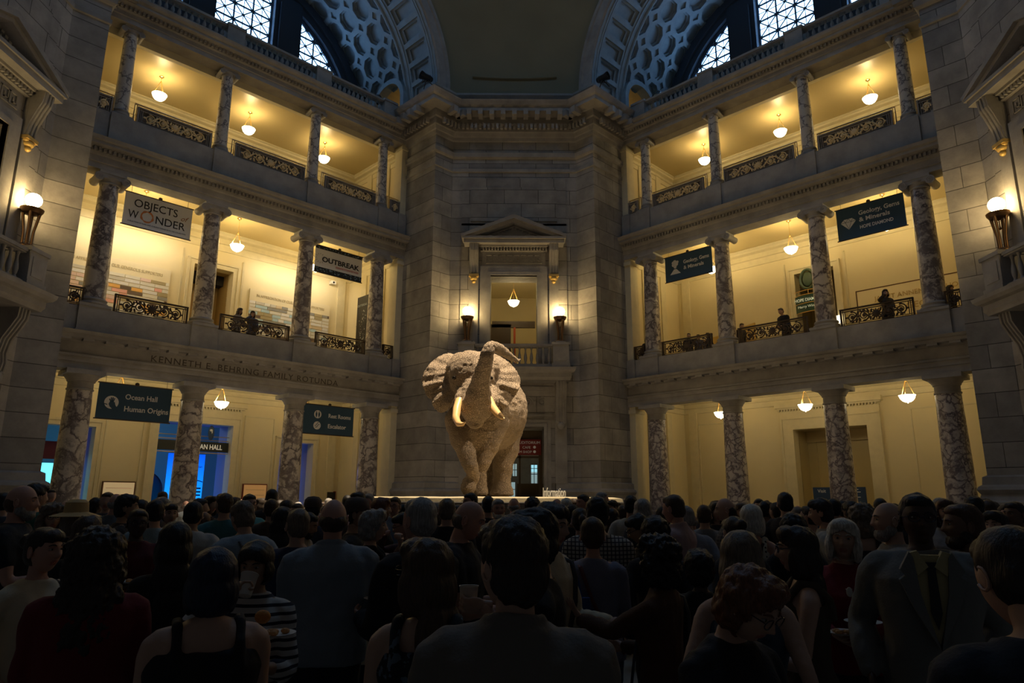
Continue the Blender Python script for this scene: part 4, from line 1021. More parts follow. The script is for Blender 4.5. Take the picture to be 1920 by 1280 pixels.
# --- framed panels on the ground floor wall
def framed(F, x0, x1, z0, z1, label, col, fr, lines=0):
    root = empty('framed_panel', F @ T((x0+x1)/2, YB-.05, z0), label, 'sign'); w = (x1-x0)/2; h = z1-z0
    m = MB(); m.box(-w, w, -.03, .05, 0, h); m.obj('backing', fr, root)
    m = MB(); m.box(-w+.04, w-.04, -.045, -.031, .04, h-.04); m.obj('face', col, root)
    m = MB()
    for i in range(lines): m.box(-w+.12, w-.12, -.048, -.046, h-.25-i*.22, h-.24-i*.22)
    if lines: m.obj('lettering', plain('brown_fine_lines', (.35, .22, .1), .7), root)
framed(FL, -3.17, -2.05, .95, 2.36, 'pale lit panel with fine lines beside the leftmost ground doorway', emissive('pale_panel', (.95, .72, .40), .22), M['bronze'], 5)
framed(FL, 2.09, 3.15, .95, 2.36, 'orange framed panel between the ocean doorway and the rest rooms banner', emissive('orange_panel', (.85, .48, .18), .16), plain('red_frame', (.25, .05, .03), .5), 3)
framed(FL, 6.0, 6.5, 1.1, 2.1, 'small dark panel with a red frame behind the column nearest the central pier', M['dark'], plain('red_frame', (.3, .05, .03), .5))

# --- middle balcony, left: donor walls, door, camera, poster
tcols = [(.75,.74,.70),(.62,.60,.55),(.42,.36,.22),(.80,.62,.60),(.85,.45,.40),(.45,.62,.75),(.80,.80,.84),(.85,.48,.14),(.14,.10,.08),(.30,.30,.30),(.66,.55,.40)]
tmats = [plain('tile_colour', c, .6) for c in tcols]
def donor(x0, x1, ztop, zhead, text, label, cols, seed):
    root = empty('donor_wall', FL @ T((x0+x1)/2, YB-.08, 7.9), label, 'wall panel'); w = (x1-x0)/2
    m = MB(); m.box(-w, w, 0, .06, 0, ztop-7.9); m.obj('backing', plain('cream_board', (.80, .72, .52), .6), root)
    m = MB(); add_text(m, text, 0, -.01, zhead-7.9+.22, .17, width=2*w*.84); m.obj('lettering', plain('faint_lettering', (.50, .42, .26), .7), root)
    m = MB(); rr = random.Random(seed); z = zhead-7.9; 
    while z > .1:
        x = -w+.02; 
        while x < w-.05:
            tw = rr.choice((.28, .40, .55)); x2 = min(w-.02, x+tw); m.cur = rr.choice(cols); m.box(x, x2-.015, -.02, .01, z-.125, z); x = x2
        z -= .155
    o = m.obj('name_tiles', tmats, root); tag(o, kind='stuff')
    l_ = bpy.data.lights.new('board_light', 'AREA'); l_.energy = 50; l_.color = (1, .86, .62); l_.size = 2*w; l_.size_y = .1; l_.shape = 'RECTANGLE'
    lo = bpy.data.objects.new('board_light', l_); COL.objects.link(lo); lo.matrix_world = FL @ T((x0+x1)/2, YB-1.0, 12.0) @ Matrix.Rotation(radians(30), 4, 'X')
    f = MB(); f.box(-w, w, YB-1.1, YB-.9, 12.05, 12.12)
donor(-5.55, -1.70, 10.80, 10.23, 'IN APPRECIATION OF OUR GENEROUS SUPPORTERS', 'wide donor wall of coloured tiles behind the OBJECTS banner', [0,0,1,2,3,4,6,6,7,8,9,0], 3)
donor(1.62, 5.58, 10.78, 10.25, 'IN APPRECIATION OF OUR GENEROUS SUPPORTERS', 'wide donor wall of blue and grey tiles behind the OUTBREAK banner', [0,0,1,5,5,6,9,8,10,2,6], 8)
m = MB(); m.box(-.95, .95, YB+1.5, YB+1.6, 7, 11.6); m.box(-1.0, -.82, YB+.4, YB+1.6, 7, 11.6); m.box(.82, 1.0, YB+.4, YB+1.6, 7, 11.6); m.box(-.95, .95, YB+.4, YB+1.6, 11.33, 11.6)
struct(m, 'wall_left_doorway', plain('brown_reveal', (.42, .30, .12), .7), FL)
m = MB(); m.box(-.5, .55, YB+1.42, YB+1.5, 7, 10.6); o = struct(m, 'door_3', plain('tan_door', (.50, .36, .17), .6), FL)
m = MB(); m.box(.42, .5, YB+1.36, YB+1.42, 8.9, 9.1); m.obj('door_handle', M['iron'], o)
m = MB(); m.box(-.82, .82, YB+.9, YB+1.4, 10.9, 11.33); struct(m, 'door_4', M['dark'], FL)
root = empty('security_camera', FL @ T(5.6, YB-.02, 11.85), 'small white security camera on the wall below the OUTBREAK banner', 'camera')
m = MB(); m.box(-.12, .12, -.22, 0, 0, .16); m.obj('housing', M['white'], root); m = MB(); m.tube([(.0, -.24, .08), (.0, -.21, .08)], .05, 12); m.obj('lens', M['black'], root)
root = empty('tall_poster', FL @ T(6.58, A+3.0, 8.1, pi/2), 'tall black poster with pale printing at the inner end of the left middle balcony', 'poster')
root.matrix_world = FL @ T(6.56, A+3.0, 8.1, -pi/2) @ Matrix.Rotation(0, 4, 'Z')
m = MB(); m.box(-.45, .45, -.02, .02, 0, 3.1); m.obj('sheet', M['black'], root)
m = MB(); rr = random.Random(2); add_text(m, 'OUTBREAK', 0, -.03, 2.6, .16)
for i in range(60): m.ell((rr.gauss(.1, .16), -.022, rr.uniform(.2, 2.4)), (rr.uniform(.01, .04), .004, rr.uniform(.01, .04)), 6, 4)
tag(m.obj('print', plain('grey_print', (.35, .38, .38), .7), root), kind='stuff')
# --- middle balcony, right
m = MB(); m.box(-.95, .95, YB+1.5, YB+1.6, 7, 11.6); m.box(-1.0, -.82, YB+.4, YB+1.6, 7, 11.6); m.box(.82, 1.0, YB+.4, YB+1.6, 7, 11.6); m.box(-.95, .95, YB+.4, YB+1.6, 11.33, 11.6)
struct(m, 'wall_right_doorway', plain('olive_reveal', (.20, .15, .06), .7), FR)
root = empty('hope_diamond_sign', FR @ T(-.2, YB+.1, 9.55), 'curved green sign reading HOPE DIAMOND in the balcony doorway', 'sign')
GREEN = plain('dark_green_sign', (.03, .08, .05), .5)
m = MB(); n = 16
vs = []
for i in range(n+1):
    a = radians(-55+110*i/n); vs += [(.95*sin(a), -.75*cos(a)+.35, 0), (.95*sin(a), -.75*cos(a)+.35, .72)]
m.add(vs, [(2*i, 2*i+2, 2*i+3, 2*i+1) for i in range(n)])
ob = m.obj('curved_panel', GREEN, root); so = ob.modifiers.new('s', 'SOLIDIFY'); so.thickness = .03
m = MB(); add_text(m, 'HOPE DIAMOND', 0, -.42, .44, .19, width=1.2, bold=.003); add_text(m, 'Harry Winston', 0, -.42, .16, .15, width=.95); m.obj('lettering', emissive('pale_green_letters', (.7, .78, .6), .25), root)
m = MB()
for z in (-.02, .37, .74, .92):
    m.tube([(.95*sin(radians(-55+110*i/n)), -.76*cos(radians(-55+110*i/n))+.35, z) for i in range(n+1)], .015, 5)
for i in (0, 4, 8, 12, 16): a = radians(-55+110*i/n); m.tube([(.95*sin(a), -.76*cos(a)+.35, .72), (.95*sin(a), -.76*cos(a)+.35, .94)], .015, 5)
m.obj('rail', M['brass'], root)
root = empty('round_medallion', FR @ T(-.22, YB-.2, 10.55), 'green round medallion above the curved diamond sign', 'sign')
m = MB(); m.tube([(.30*cos(i*pi/12), 0, .42+.42*sin(i*pi/12)) for i in range(25)], .06, 8, cap=False); m.ell((0, 0, .42), (.22, .06, .32), 14, 8); m.obj('ring', plain('green_bronze', (.08, .13, .09), .4), root, smooth=True)
root = empty('hall_name_board', FR @ T(4.0, YB-.05, 7.9), 'cream wall board with gold lettering naming the geology and gems hall', 'sign')
m = MB(); m.box(-2.4, 2.5, 0, .04, 0, 2.14); m.obj('board', plain('cream_board', (.84, .74, .50), .6), root)
m = MB(); [m.box(a, b_, -.01, .0, c, d) for a, b_, c, d in ((-2.42, -2.38, 0, 2.16), (-2.42, 2.5, 2.12, 2.16))]; m.obj('border', M['bronze'], root)
m = MB(); add_text(m, 'JANET ANNENBERG HOOKER', .05, -.012, 1.62, .26, width=3.6); add_text(m, 'HALL OF GEOLOGY, GEMS,', 0, -.012, 1.10, .34, width=4.3); add_text(m, 'AND MINERALS', 0, -.012, .62, .34, width=2.6)
m.obj('lettering', plain('gold_lettering', (.55, .38, .14), .5), root)
for i, (x0, x1, zz, lb) in enumerate(((-4.9, -3.4, 8.85, 'low gold panel standing left of a column on the right middle balcony'), (-3.25, -2.3, 9.08, 'gold slanted panel above the railing right of a column'))):
    m = MB(); m.prism([(x0, 7.01), (x1, 7.01), (x1, zz+.18), (x0, zz)], A+3.3, A+3.4); tag(m.obj('gold_display', M['gold'], None, FR), lb, 'panel')
m = MB(); m.box(.74, .98, YB-.25, YB-.1, 8.85, 9.15); m.obj; o = m.obj('small_light_box', emissive('lightbox', (1, .92, .7), 2.0), None, FR); tag(o, 'small glowing box on the wall right of the diamond sign', 'light')

# --- spotlights on the roof terraces (they light the elephant)
def spotlight(mtx, label, aim, power, tall=1.3, spot=True):
    root = empty('stage_spotlight', mtx, label, 'spotlight', 'spotlights on the roof terraces')
    m = MB(); 
    for i in range(3): a = i*2*pi/3; m.tube([(0, 0, .35), (.3*cos(a), .3*sin(a), 0)], .02, 6)
    m.tube([(0, 0, .3), (0, 0, tall)], .025, 8); m.obj('stand', M['iron'], root)
    loc = mtx @ Vector((0, 0, tall+.22)); d = (Vector(aim)-loc).normalized(); q = mtx.to_3x3().inverted() @ d
    rot = q.to_track_quat('-Z', 'Y').to_matrix().to_4x4(); hm = Matrix.Translation((0, 0, tall+.22)) @ rot
    m = MB(); m.lathe([(.10, .28), (.13, .22), (.15, .1), (.15, -.12), (.19, -.26), (.19, -.30)], 20, cap=False); m.lathe([(.0, .30), (.10, .28)], 20, cap=False); h = m.obj('lamp_housing', M['black'], root, hm, smooth=True)
    m = MB(); m.lathe([(0, -.2), (.15, -.2)], 20, cap=False); m.obj('lens', M['signwhite'], h)
    m = MB(); m.tube([(-.19, 0, tall+.22), (-.19, 0, tall), (.19, 0, tall), (.19, 0, tall+.22)], .018, 6); m.obj('yoke', M['iron'], root)
    if spot:
        l = bpy.data.lights.new('spot', 'SPOT'); l.energy = power; l.color = (1, .80, .55); l.spot_size = radians(24); l.spot_blend = .4; l.shadow_soft_size = .08
        lo = bpy.data.objects.new('spot_beam', l); COL.objects.link(lo); lo.parent = root; lo.matrix_local = hm @ Matrix.Translation((0, 0, -.32))
    return root
ELE = (-.8, 18.3, 4.2)
spotlight(FL @ T(4.75, A+1.0, 18.8), 'black spotlight on a stand behind the left roof balustrade, nearer the window', ELE, 0, 1.35, False)
spotlight(FL @ T(5.35, A+.7, 18.8), 'black spotlight on a stand behind the left roof balustrade, nearer the arched opening', ELE, 0, 1.15, False)
spotlight(FR @ T(-5.0, A+.8, 18.8), 'black spotlight on a stand behind the right roof balustrade', ELE, 0, 1.3, False)
spotlight(FC @ T(-3.95, 12.35, 19.8), 'black spotlight lying along the pier cornice left of the pendentive', (-9, 24, 21), 0, .2, False)
spotlight(FC @ T(3.95, 12.35, 19.8), 'black spotlight lying along the pier cornice right of the pendentive', (9, 24, 21), 0, .2, False)
spotlight(FPR @ T(-.5, 12.2, 19.9), 'black spotlight above the right edge pier cornice', ELE, 9500, .9)
spotlight(FPL @ T(1.5, 12.2, 19.9), 'black spotlight above the left edge pier cornice', ELE, 700, .9)
spotlight(Matrix.Translation((4.0, 14.4, 35.3)) @ Matrix.Rotation(pi, 4, 'X'), 'black spotlight hung high in the dome above the elephant', (-.9, 18.0, 4.2), 105000, .9)
# ============================================================= elephant on its platform
def E_(px, py, Y, r=None):
    p = px_point(px, py, Y); return (p.x, p.y, p.z) if r is None else (p.x, p.y, p.z, r)
GZ = 1.86
b = MB()
chain(b, [E_(903,770,18.7,.80), E_(910,768,19.6,1.05), E_(918,770,20.8,1.18), E_(922,772,21.9,1.05), E_(925,780,22.6,.72)], 28, 1.06)
chain(b, [E_(888,712,17.9,.62), E_(893,725,18.5,.78), E_(905,755,19.0,.85)], 20)
b.ell(E_(885,704,17.55), (.60, .52, .66), 24, 16); b.ell(E_(872,692,17.75), (.50, .46, .46), 20, 12); b.ell(E_(902,692,17.8), (.50, .46, .46), 20, 12)
for ex in (857, 917): b.ell(E_(ex, 708, 17.35), (.12, .2, .16), 14, 10)
chain(b, [E_(892,735,17.3,.44), E_(894,764,16.9,.41), E_(898,742,16.4,.32), E_(902,716,15.95,.235), E_(908,689,15.5,.19), E_(914,664,15.2,.165), E_(921,651,15.25,.148), E_(934,653,15.6,.132), E_(950,663,16.0,.112), E_(964,673,16.3,.083), E_(972,676,16.4,.058)], 18)
b.ell(E_(975,673,16.45), (.07, .04, .03), 10, 6)
chain(b, [E_(890,760,17.6,.42), E_(892,785,17.1,.26), E_(893,796,16.85,.13)], 16)      # lower jaw
for px, k in ((866, -1), (922, 1)): b.ell(E_(px, 752, 17.15), (.2, .26, .26), 14, 10); chain(b, [E_(px, 735, 17.3, .2), E_(px-k*2, 757, 17.0, .15)], 12)
b.ell(E_(893,800,18.6), (.62, .6, .75), 20, 12)
def leg(pts, pad):
    chain(b, pts, 18); x, y, z, r = pts[-1]; b.lathe([(r*1.12, 0), (r*1.18, .05), (r*1.12, .16), (r*.95, .3)], 20, c=(x, y, GZ if pad else z-r*.8))
def foot(px, Y, r): p = px_point(px, 920, Y); return (p.x, Y, GZ+.2, r)
chain(b, [E_(866,790,18.35,.46), E_(868,815,18.1,.36), E_(876,850,17.75,.24), E_(884,875,17.6,.20)], 18)     # raised fore leg
chain(b, [E_(884,875,17.6,.20), E_(889,892,17.85,.17), E_(882,906,17.9,.20), E_(880,915,17.8,.21)], 18)
leg([E_(925,790,18.7,.48), E_(920,820,18.6,.36), E_(908,860,18.5,.25), E_(900,885,18.5,.21), foot(899,18.5,.24)], True)
leg([E_(905,800,21.9,.62), E_(908,840,21.9,.40), E_(914,870,21.9,.27), E_(917,900,22.0,.23), foot(917,22.0,.27)], True)
leg([E_(944,800,21.6,.66), E_(947,840,21.5,.48), E_(945,870,21.4,.33), E_(944,900,21.4,.27), foot(943,21.4,.32)], True)
chain(b, [E_(930,770,23.1,.14), E_(930,810,23.3,.06), E_(930,850,23.3,.04)], 10)        # tail
def ear(outer, inner, y_in, y_out, seed):
    n = len(outer); K = 9; m = len(inner)
    grid = []
    for i in range(n*4-3):
        t = i/(n*4-4); f = t*(n-1); a = int(min(f, n-2)); w = f-a
        ox, oy = (outer[a][j]*(1-w)+outer[a+1][j]*w for j in (0, 1)); f2 = t*(m-1); a2 = int(min(f2, m-2)); w2 = f2-a2
        ix, iy = (inner[a2][j]*(1-w2)+inner[a2+1][j]*w2 for j in (0, 1))
        row = []
        for k in range(K):
            s = k/(K-1); px, py = ix+(ox-ix)*s, iy+(oy-iy)*s
            Y = y_in+(y_out-y_in)*s-.22*sin(pi*s)-(py-715)*.0065+.075*s*s*sin(t*34+seed)+.05*s*sin(t*61+seed*2)
            row.append(Vector(E_(px, py, Y)))
        grid.append(row)
    R_ = len(grid); vs = [p for row in grid for p in row]+[p+Vector((0, .085, 0)) for row in grid for p in row]; off = R_*K
    fs = []
    for i in range(R_-1):
        for k in range(K-1):
            q = (i*K+k, i*K+k+1, (i+1)*K+k+1, (i+1)*K+k); fs.append(q); fs.append(tuple(off+x for x in reversed(q)))
    for i in range(R_-1): fs.append((i*K, (i+1)*K, off+(i+1)*K, off+i*K)); fs.append((i*K+K-1, off+i*K+K-1, off+(i+1)*K+K-1, (i+1)*K+K-1))
    for k in range(K-1): fs.append((k, off+k, off+k+1, k+1)); a = (R_-1)*K; fs.append((a+k, a+k+1, off+a+k+1, off+a+k))
    b.add(vs, fs)
ear([(848,662),(835,662),(820,669),(805,682),(796,696),(789,712),(793,728),(799,742),(808,752),(815,768),(826,774),(840,772),(846,756)], [(866,676),(862,690),(860,705),(858,722),(856,740)], 17.75, 18.15, 0)
ear([(918,660),(930,664),(942,669),(954,677),(964,687),(972,698),(977,710),(977,727),(968,742),(958,755),(946,768),(930,766),(922,752)], [(906,676),(908,690),(909,705),(912,722),(915,740)], 17.75, 18.15, 3)
def wr(p):
    q = noise.noise(p*3.0)*.026+noise.noise(Vector((p.x*2, p.y*2, p.z*9)))*.016
    r = noise.noise(Vector((p.x*9, p.y*7, p.z*14))); return q-.03*abs(r)
skin = plain('elephant_hide', (.33, .245, .165), .8, vary=.16, vscale=2.5)
nt = skin.node_tree; bs = nt.nodes['Principled BSDF']; tc = N(nt, 'ShaderNodeTexCoord'); vo = N(nt, 'ShaderNodeTexVoronoi', Scale=17.0, feature='DISTANCE_TO_EDGE'); nt.links.new(tc.outputs['Object'], vo.inputs['Vector'])
mr = N(nt, 'ShaderNodeMapRange'); mr.inputs['From Max'].default_value = .12; nt.links.new(vo.outputs['Distance'], mr.inputs['Value']); bp = N(nt, 'ShaderNodeBump', Strength=.9, Distance=.025); nt.links.new(mr.outputs[0], bp.inputs['Height']); nt.links.new(bp.outputs[0], bs.inputs['Normal'])
c0 = Vector((-.6, 19.6, GZ))
me = remeshed(b, .032, [skin], 'elephant_body', 5, .5, wr)
me.transform(Matrix.Translation(-c0))
el = empty('elephant', Matrix.Translation(c0), 'large mounted elephant with raised trunk and spread ears on the round platform', 'elephant')
link(bpy.data.objects.new('body', me), el)
ivory = plain('ivory', (.72, .46, .20), .35)
for pts in ([(863,752,16.95,.115),(858,768,16.7,.105),(856,784,16.45,.09),(861,795,16.2,.07),(869,796,16.05,.045),(874,792,15.95,.012)], [(917,750,16.95,.115),(925,764,16.7,.10),(934,775,16.45,.085),(942,782,16.25,.06),(947,785,16.15,.012)]):
    m = MB(); m.tube([Vector(E_(*p[:3]))-c0 for p in pts], [p[3] for p in pts], 14); m.obj('tusk', ivory, el, smooth=True)
eyem = plain('dark_glass_eye', (.01, .008, .006), .08)
for px in (852, 921): m = MB(); m.ell(Vector(E_(px, 709, 17.17))-c0, (.055, .05, .05), 14, 10); m.obj('eye', eyem, el, smooth=True)
# platform
root = empty('display_platform', Matrix.Translation((-.45, 18.9, 0)), 'round black platform with pale sand on top under the elephant', 'platform')
def oval(rx, ry, z, n=64): return [(rx*cos(2*pi*i/n), ry*sin(2*pi*i/n), z) for i in range(n)]
def stack(mb, rings):
    n = len(rings[0]); vs = sum(rings, []); fs = [(j*n+i, j*n+(i+1) % n, (j+1)*n+(i+1) % n, (j+1)*n+i) for j in range(len(rings)-1) for i in range(n)]
    fs.append(tuple(range(n-1, -1, -1))); fs.append(tuple(range((len(rings)-1)*n, len(rings)*n))); mb.add(vs, fs)
m = MB(); stack(m, [oval(3.5, 4.3, 0), oval(3.5, 4.3, 1.70), oval(3.4, 4.2, 1.72)]); m.obj('base', M['black'], root)
m = MB(); rr_ = [[(x*q, y*q, z+.012*noise.noise(Vector((x*1.5, y*1.5, 0)))*(1 if q < 1 else .5)) for x, y, _ in oval(3.38, 4.18, 0)] for q, z in ((1, 1.70), (.995, 1.80), (.93, 1.83), (.7, 1.83), (.3, 1.83))]
stack(m, rr_); m.obj('sand', plain('pale_sand', (.33, .28, .18), .9, bump=.3), root, smooth=True)
m = MB(); add_text(m, 'Information', 0, 0, 0, .29, width=.52, extrude=.02, bold=.004); o = m.obj('information_lettering', M['signwhite'], None, T(*px_point(1042, 938, 16.2))); o.location.z = 1.84
tag(o, 'white upright letters spelling Information on the platform edge', 'sign')
# ============================================================= people
_mc = {}
def cmat(key, col, rough=.85, bump=.15, bscale=90, **k):
    if key not in _mc: _mc[key] = plain(key, col, rough, bump=bump, bscale=bscale, **k)
    return _mc[key]
SKIN = {'light': (.52, .32, .23), 'pink': (.55, .30, .22), 'tan': (.40, .24, .15), 'brown': (.20, .11, .07), 'dark': (.075, .042, .030)}
HAIR = {'black': (.012, .010, .010), 'dark': (.028, .018, .012), 'brown': (.07, .040, .022), 'red': (.16, .055, .022), 'auburn': (.09, .04, .02), 'grey': (.30, .28, .26), 'white': (.62, .58, .50), 'blonde': (.50, .38, .20), 'ash': (.16, .12, .085), 'blue': (.010, .018, .045)}
def skin_m(k): return cmat('skin_'+k, SKIN[k], .55, .08, 60)
def hair_m(k):
    key = 'hair_'+k
    if key not in _mc:
        m, nt, b = _mat(key); tc = N(nt, 'ShaderNodeTexCoord'); mp = N(nt, 'ShaderNodeMapping'); mp.inputs['Scale'].default_value = (1, 1, .12); nt.links.new(tc.outputs['Object'], mp.inputs['Vector'])
        n = N(nt, 'ShaderNodeTexNoise', Scale=140.0, Detail=3.0); nt.links.new(mp.outputs[0], n.inputs['Vector'])
        r = N(nt, 'ShaderNodeValToRGB'); e = r.color_ramp.elements; e[0].position = .3; e[1].position = .7; c = HAIR[k]
        e[0].color = (*[x*.6 for x in c], 1); e[1].color = (*[x*1.35 for x in c], 1); nt.links.new(n.outputs['Fac'], r.inputs['Fac']); nt.links.new(r.outputs['Color'], b.inputs['Base Color'])
        bp = N(nt, 'ShaderNodeBump', Strength=.6, Distance=.006); nt.links.new(n.outputs['Fac'], bp.inputs['Height']); nt.links.new(bp.outputs[0], b.inputs['Normal']); b.inputs['Roughness'].default_value = .5
        _mc[key] = m
    return _mc[key]
def pattern(key, kind, c1, c2, scale):
    if key in _mc: return _mc[key]
    m, nt, b = _mat(key); tc = N(nt, 'ShaderNodeTexCoord'); b.inputs['Roughness'].default_value = .85
    sp = N(nt, 'ShaderNodeSeparateXYZ'); nt.links.new(tc.outputs['Object'], sp.inputs[0])
    def band(sock, sc, thr):
        a = N(nt, 'ShaderNodeMath', operation='MULTIPLY'); a.inputs[1].default_value = sc; nt.links.new(sock, a.inputs[0])
        f = N(nt, 'ShaderNodeMath', operation='FRACT'); nt.links.new(a.outputs[0], f.inputs[0]); g = N(nt, 'ShaderNodeMath', operation='GREATER_THAN'); g.inputs[1].default_value = thr; nt.links.new(f.outputs[0], g.inputs[0]); return g.outputs[0]
    if kind == 'stripe': fac = band(sp.outputs['Z'], scale, .62)
    elif kind == 'pin': fac = band(sp.outputs['X'], scale, .8)
    elif kind == 'gingham':
        a, c = band(sp.outputs['Z'], scale, .72), band(sp.outputs['X'], scale, .72); x = N(nt, 'ShaderNodeMath', operation='MAXIMUM'); nt.links.new(a, x.inputs[0]); nt.links.new(c, x.inputs[1]); fac = x.outputs[0]
    elif kind == 'dots':
        vo = N(nt, 'ShaderNodeTexVoronoi', Scale=scale, Randomness=.15); nt.links.new(tc.outputs['Object'], vo.inputs['Vector']); g = N(nt, 'ShaderNodeMath', operation='LESS_THAN'); g.inputs[1].default_value = .26; nt.links.new(vo.outputs['Distance'], g.inputs[0]); fac = g.outputs[0]
    else:
        vo = N(nt, 'ShaderNodeTexNoise', Scale=scale, Detail=3.0); nt.links.new(tc.outputs['Object'], vo.inputs['Vector']); g = N(nt, 'ShaderNodeMath', operation='GREATER_THAN'); g.inputs[1].default_value = .58; nt.links.new(vo.outputs['Fac'], g.inputs[0]); fac = g.outputs[0]
    mx = N(nt, 'ShaderNodeMix', data_type='RGBA'); mx.inputs[6].default_value = (*c1, 1); mx.inputs[7].default_value = (*c2, 1); nt.links.new(fac, mx.inputs[0]); nt.links.new(mx.outputs[2], b.inputs['Base Color'])
    _mc[key] = m; return m

HC = Vector((0, -.012, 1.605))       # head centre
def head_mb(nu=44, nv=34, fem=False, scale=1.0):
    """a head facing -y: skull, brow, eye sockets, nose, lips, chin, jaw; ears added after"""
    m = MB(); vs = []; fs = []
    def g(x, z, x0, z0, sx, sz): return math.exp(-((x-x0)/sx)**2-((z-z0)/sz)**2)
    for j in range(nv+1):
        t = -pi/2+pi*j/nv
        for i in range(nu):
            # denser towards the face
            a = 2*pi*i/nu; a = a+.35*sin(a)*-1 if False else a
            dx, dy, dz = cos(t)*sin(a), -cos(t)*cos(a), sin(t)
            w = .074; x = dx*w; y = dy*.092; z = dz*.117
            if z < 0:
                q = min(1, -z/.117); x *= 1-(.30 if fem else .22)*q**1.6; 
                if dy > 0: y *= 1-.55*q**1.2; 
                else: y = y*(1-.10*q)-.006*q
            else: x *= 1+.04*sin(z/.117*pi); y = y+.010*(z/.117)*(dy > 0)
            if dy > 0 : y += .012*(1-abs(dz))
            fr = max(0, -dy)
            if fr > 0.05:
                y -= fr*(.020*g(x, z, 0, -.022, .012, .013)+.012*g(x, z, 0, 0, .009, .025))        # nose
                y -= fr*.008*g(x, z, -.012, -.028, .007, .007)+fr*.008*g(x, z, .012, -.028, .007, .007)
                y -= fr*.006*(g(x, z, -.03, .032, .022, .008)+g(x, z, .03, .032, .022, .008))      # brow
                y += fr*.013*(g(x, z, -.031, .012, .015, .011)+g(x, z, .031, .012, .015, .011))    # sockets
                y -= fr*.005*(g(x, z, -.045, -.02, .02, .018)+g(x, z, .045, -.02, .02, .018))      # cheeks
                y -= fr*(.008*g(x, z, 0, -.052, .020, .006)+.009*g(x, z, 0, -.064, .017, .006)); y += fr*.006*g(x, z, 0, -.058, .022, .0028)
                y -= fr*.011*g(x, z, 0, -.094, .022, .016); y += fr*.004*g(x, z, 0, -.077, .02, .007)
            vs.append((x*scale, y*scale, z*scale))
    for j in range(nv):
        for i in range(nu): i2 = (i+1) % nu; fs.append((j*nu+i, j*nu+i2, (j+1)*nu+i2, (j+1)*nu+i))
    m.add(vs, fs)
    for k, f in enumerate(m.f):
        c = Vector((0, 0, 0))
        for q in f: c += Vector(m.v[q])
        c /= 4
        if c.y < -.06 and abs(c.x) < .021 and -.072 < c.z < -.047: m.mi[k] = 1
    for s in (-1, 1):
        mt = Matrix.Rotation(s*.35, 3, 'Z')
        m.ell((s*.077, .012, -.002), (.007, .018, .030), 10, 8, mt); 
        m.tube([Vector((s*.083, .012, -.002))+mt @ Vector((0, .016*sin(q*pi/5), .029*cos(q*pi/5))) for q in range(0, 8)], .0045, 5)
    return m
_hand = {}
def hand_mesh(kind, hi):
    """right hand, wrist at origin, fingers along -z, palm towards +y, thumb towards -x"""
    key = (kind, hi)
    if key in _hand: return _hand[key]
    m = MB(); cu = {'relaxed': (.25, .35, .3), 'grip': (.75, .95, .7), 'open': (.02, .08, .08), 'fist': (1.3, 1.5, 1.0), 'flat': (.12, .2, .15)}[kind]
    m.ell((0, 0, -.045), (.040, .016, .052), 14, 10); m.tube([(0, 0, .03), (0, 0, -.03)], [.026, .028], 12, flat=.72); m.ell((-.022, .006, -.035), (.02, .016, .03), 10, 8)
    for i, (x, L, sp) in enumerate(((-.029, .072, -.10), (-.0095, .080, -.02), (.0095, .074, .05), (.027, .058, .14))):
        p = Vector((x, 0, -.082)); ang = 0; pts = [Vector((x*.8, 0, -.05)), p.copy()]; spm = sp*(2.6 if kind == 'open' else 1)
        for s_, c in zip((.42, .32, .26), cu):
            ang += c*(1+.08*i); d = Vector((sin(spm)*cos(ang), sin(ang), -cos(ang)*cos(spm))); p = p+d*L*s_; pts.append(p.copy())
        m.tube(pts, [.010, .0095, .0088, .0080, .0066], 8); m.ell(pts[-1], (.0068,)*3, 8, 6)
    th = {'relaxed': (-.5, .5), 'grip': (-.3, 1.0), 'open': (-1.1, .15), 'fist': (-.2, 1.2), 'flat': (-.8, .3)}[kind]
    p = Vector((-.026, .006, -.025)); pts = [p.copy()]
    for s_, k in ((.034, 0), (.030, .25), (.024, .45)):
        d = Vector((math.sin(th[0]), math.sin(th[1]+k)*.8, -cos(th[0]))).normalized(); p = p+d*s_; pts.append(p.copy())
    m.tube(pts, [.014, .0115, .010, .008], 8); m.ell(pts[-1], (.008,)*3, 8, 6)
    _hand[key] = remeshed(m, .0048 if hi else .0075, [], 'hand', 2, .4); return _hand[key]
def limb_ik(S, Wt, hint, a=.285, b=.255):
    d = Wt-S; L = d.length
    if L > (a+b)*.995: Wt = S+d.normalized()*(a+b)*.995; d = Wt-S; L = d.length
    x = (a*a-b*b+L*L)/(2*L); h = sqrt(max(0, a*a-x*x)); u = d.normalized(); hn = (hint-u*hint.dot(u)).normalized()
    return S+u*x+hn*h, Wt
def ringloft(mb, rings, n=28):
    """rings (z, rx, ry, cy[, cx]) rounded boxes"""
    vs = []; fs = []
    for r in rings:
        z, rx, ry, cy = r[:4]; cx = r[4] if len(r) > 4 else 0
        for i in range(n):
            a = 2*pi*i/n; c, s = cos(a), sin(a); e = .82
            vs.append((cx+rx*math.copysign(abs(c)**e, c), cy+ry*math.copysign(abs(s)**e, s), z))
    for j in range(len(rings)-1):
        for i in range(n): i2 = (i+1) % n; fs.append((j*n+i, j*n+i2, (j+1)*n+i2, (j+1)*n+i))
    fs.append(tuple(range(n-1, -1, -1))); fs.append(tuple(range((len(rings)-1)*n, len(rings)*n))); mb.add(vs, fs)
TORSO_M = [(.86,.155,.105,.01),(.93,.168,.115,.01),(1.02,.155,.105,.0),(1.12,.152,.105,-.005),(1.24,.172,.118,-.008),(1.33,.183,.116,0),(1.385,.172,.096,.01),(1.425,.128,.078,.015),(1.465,.075,.062,.012)]
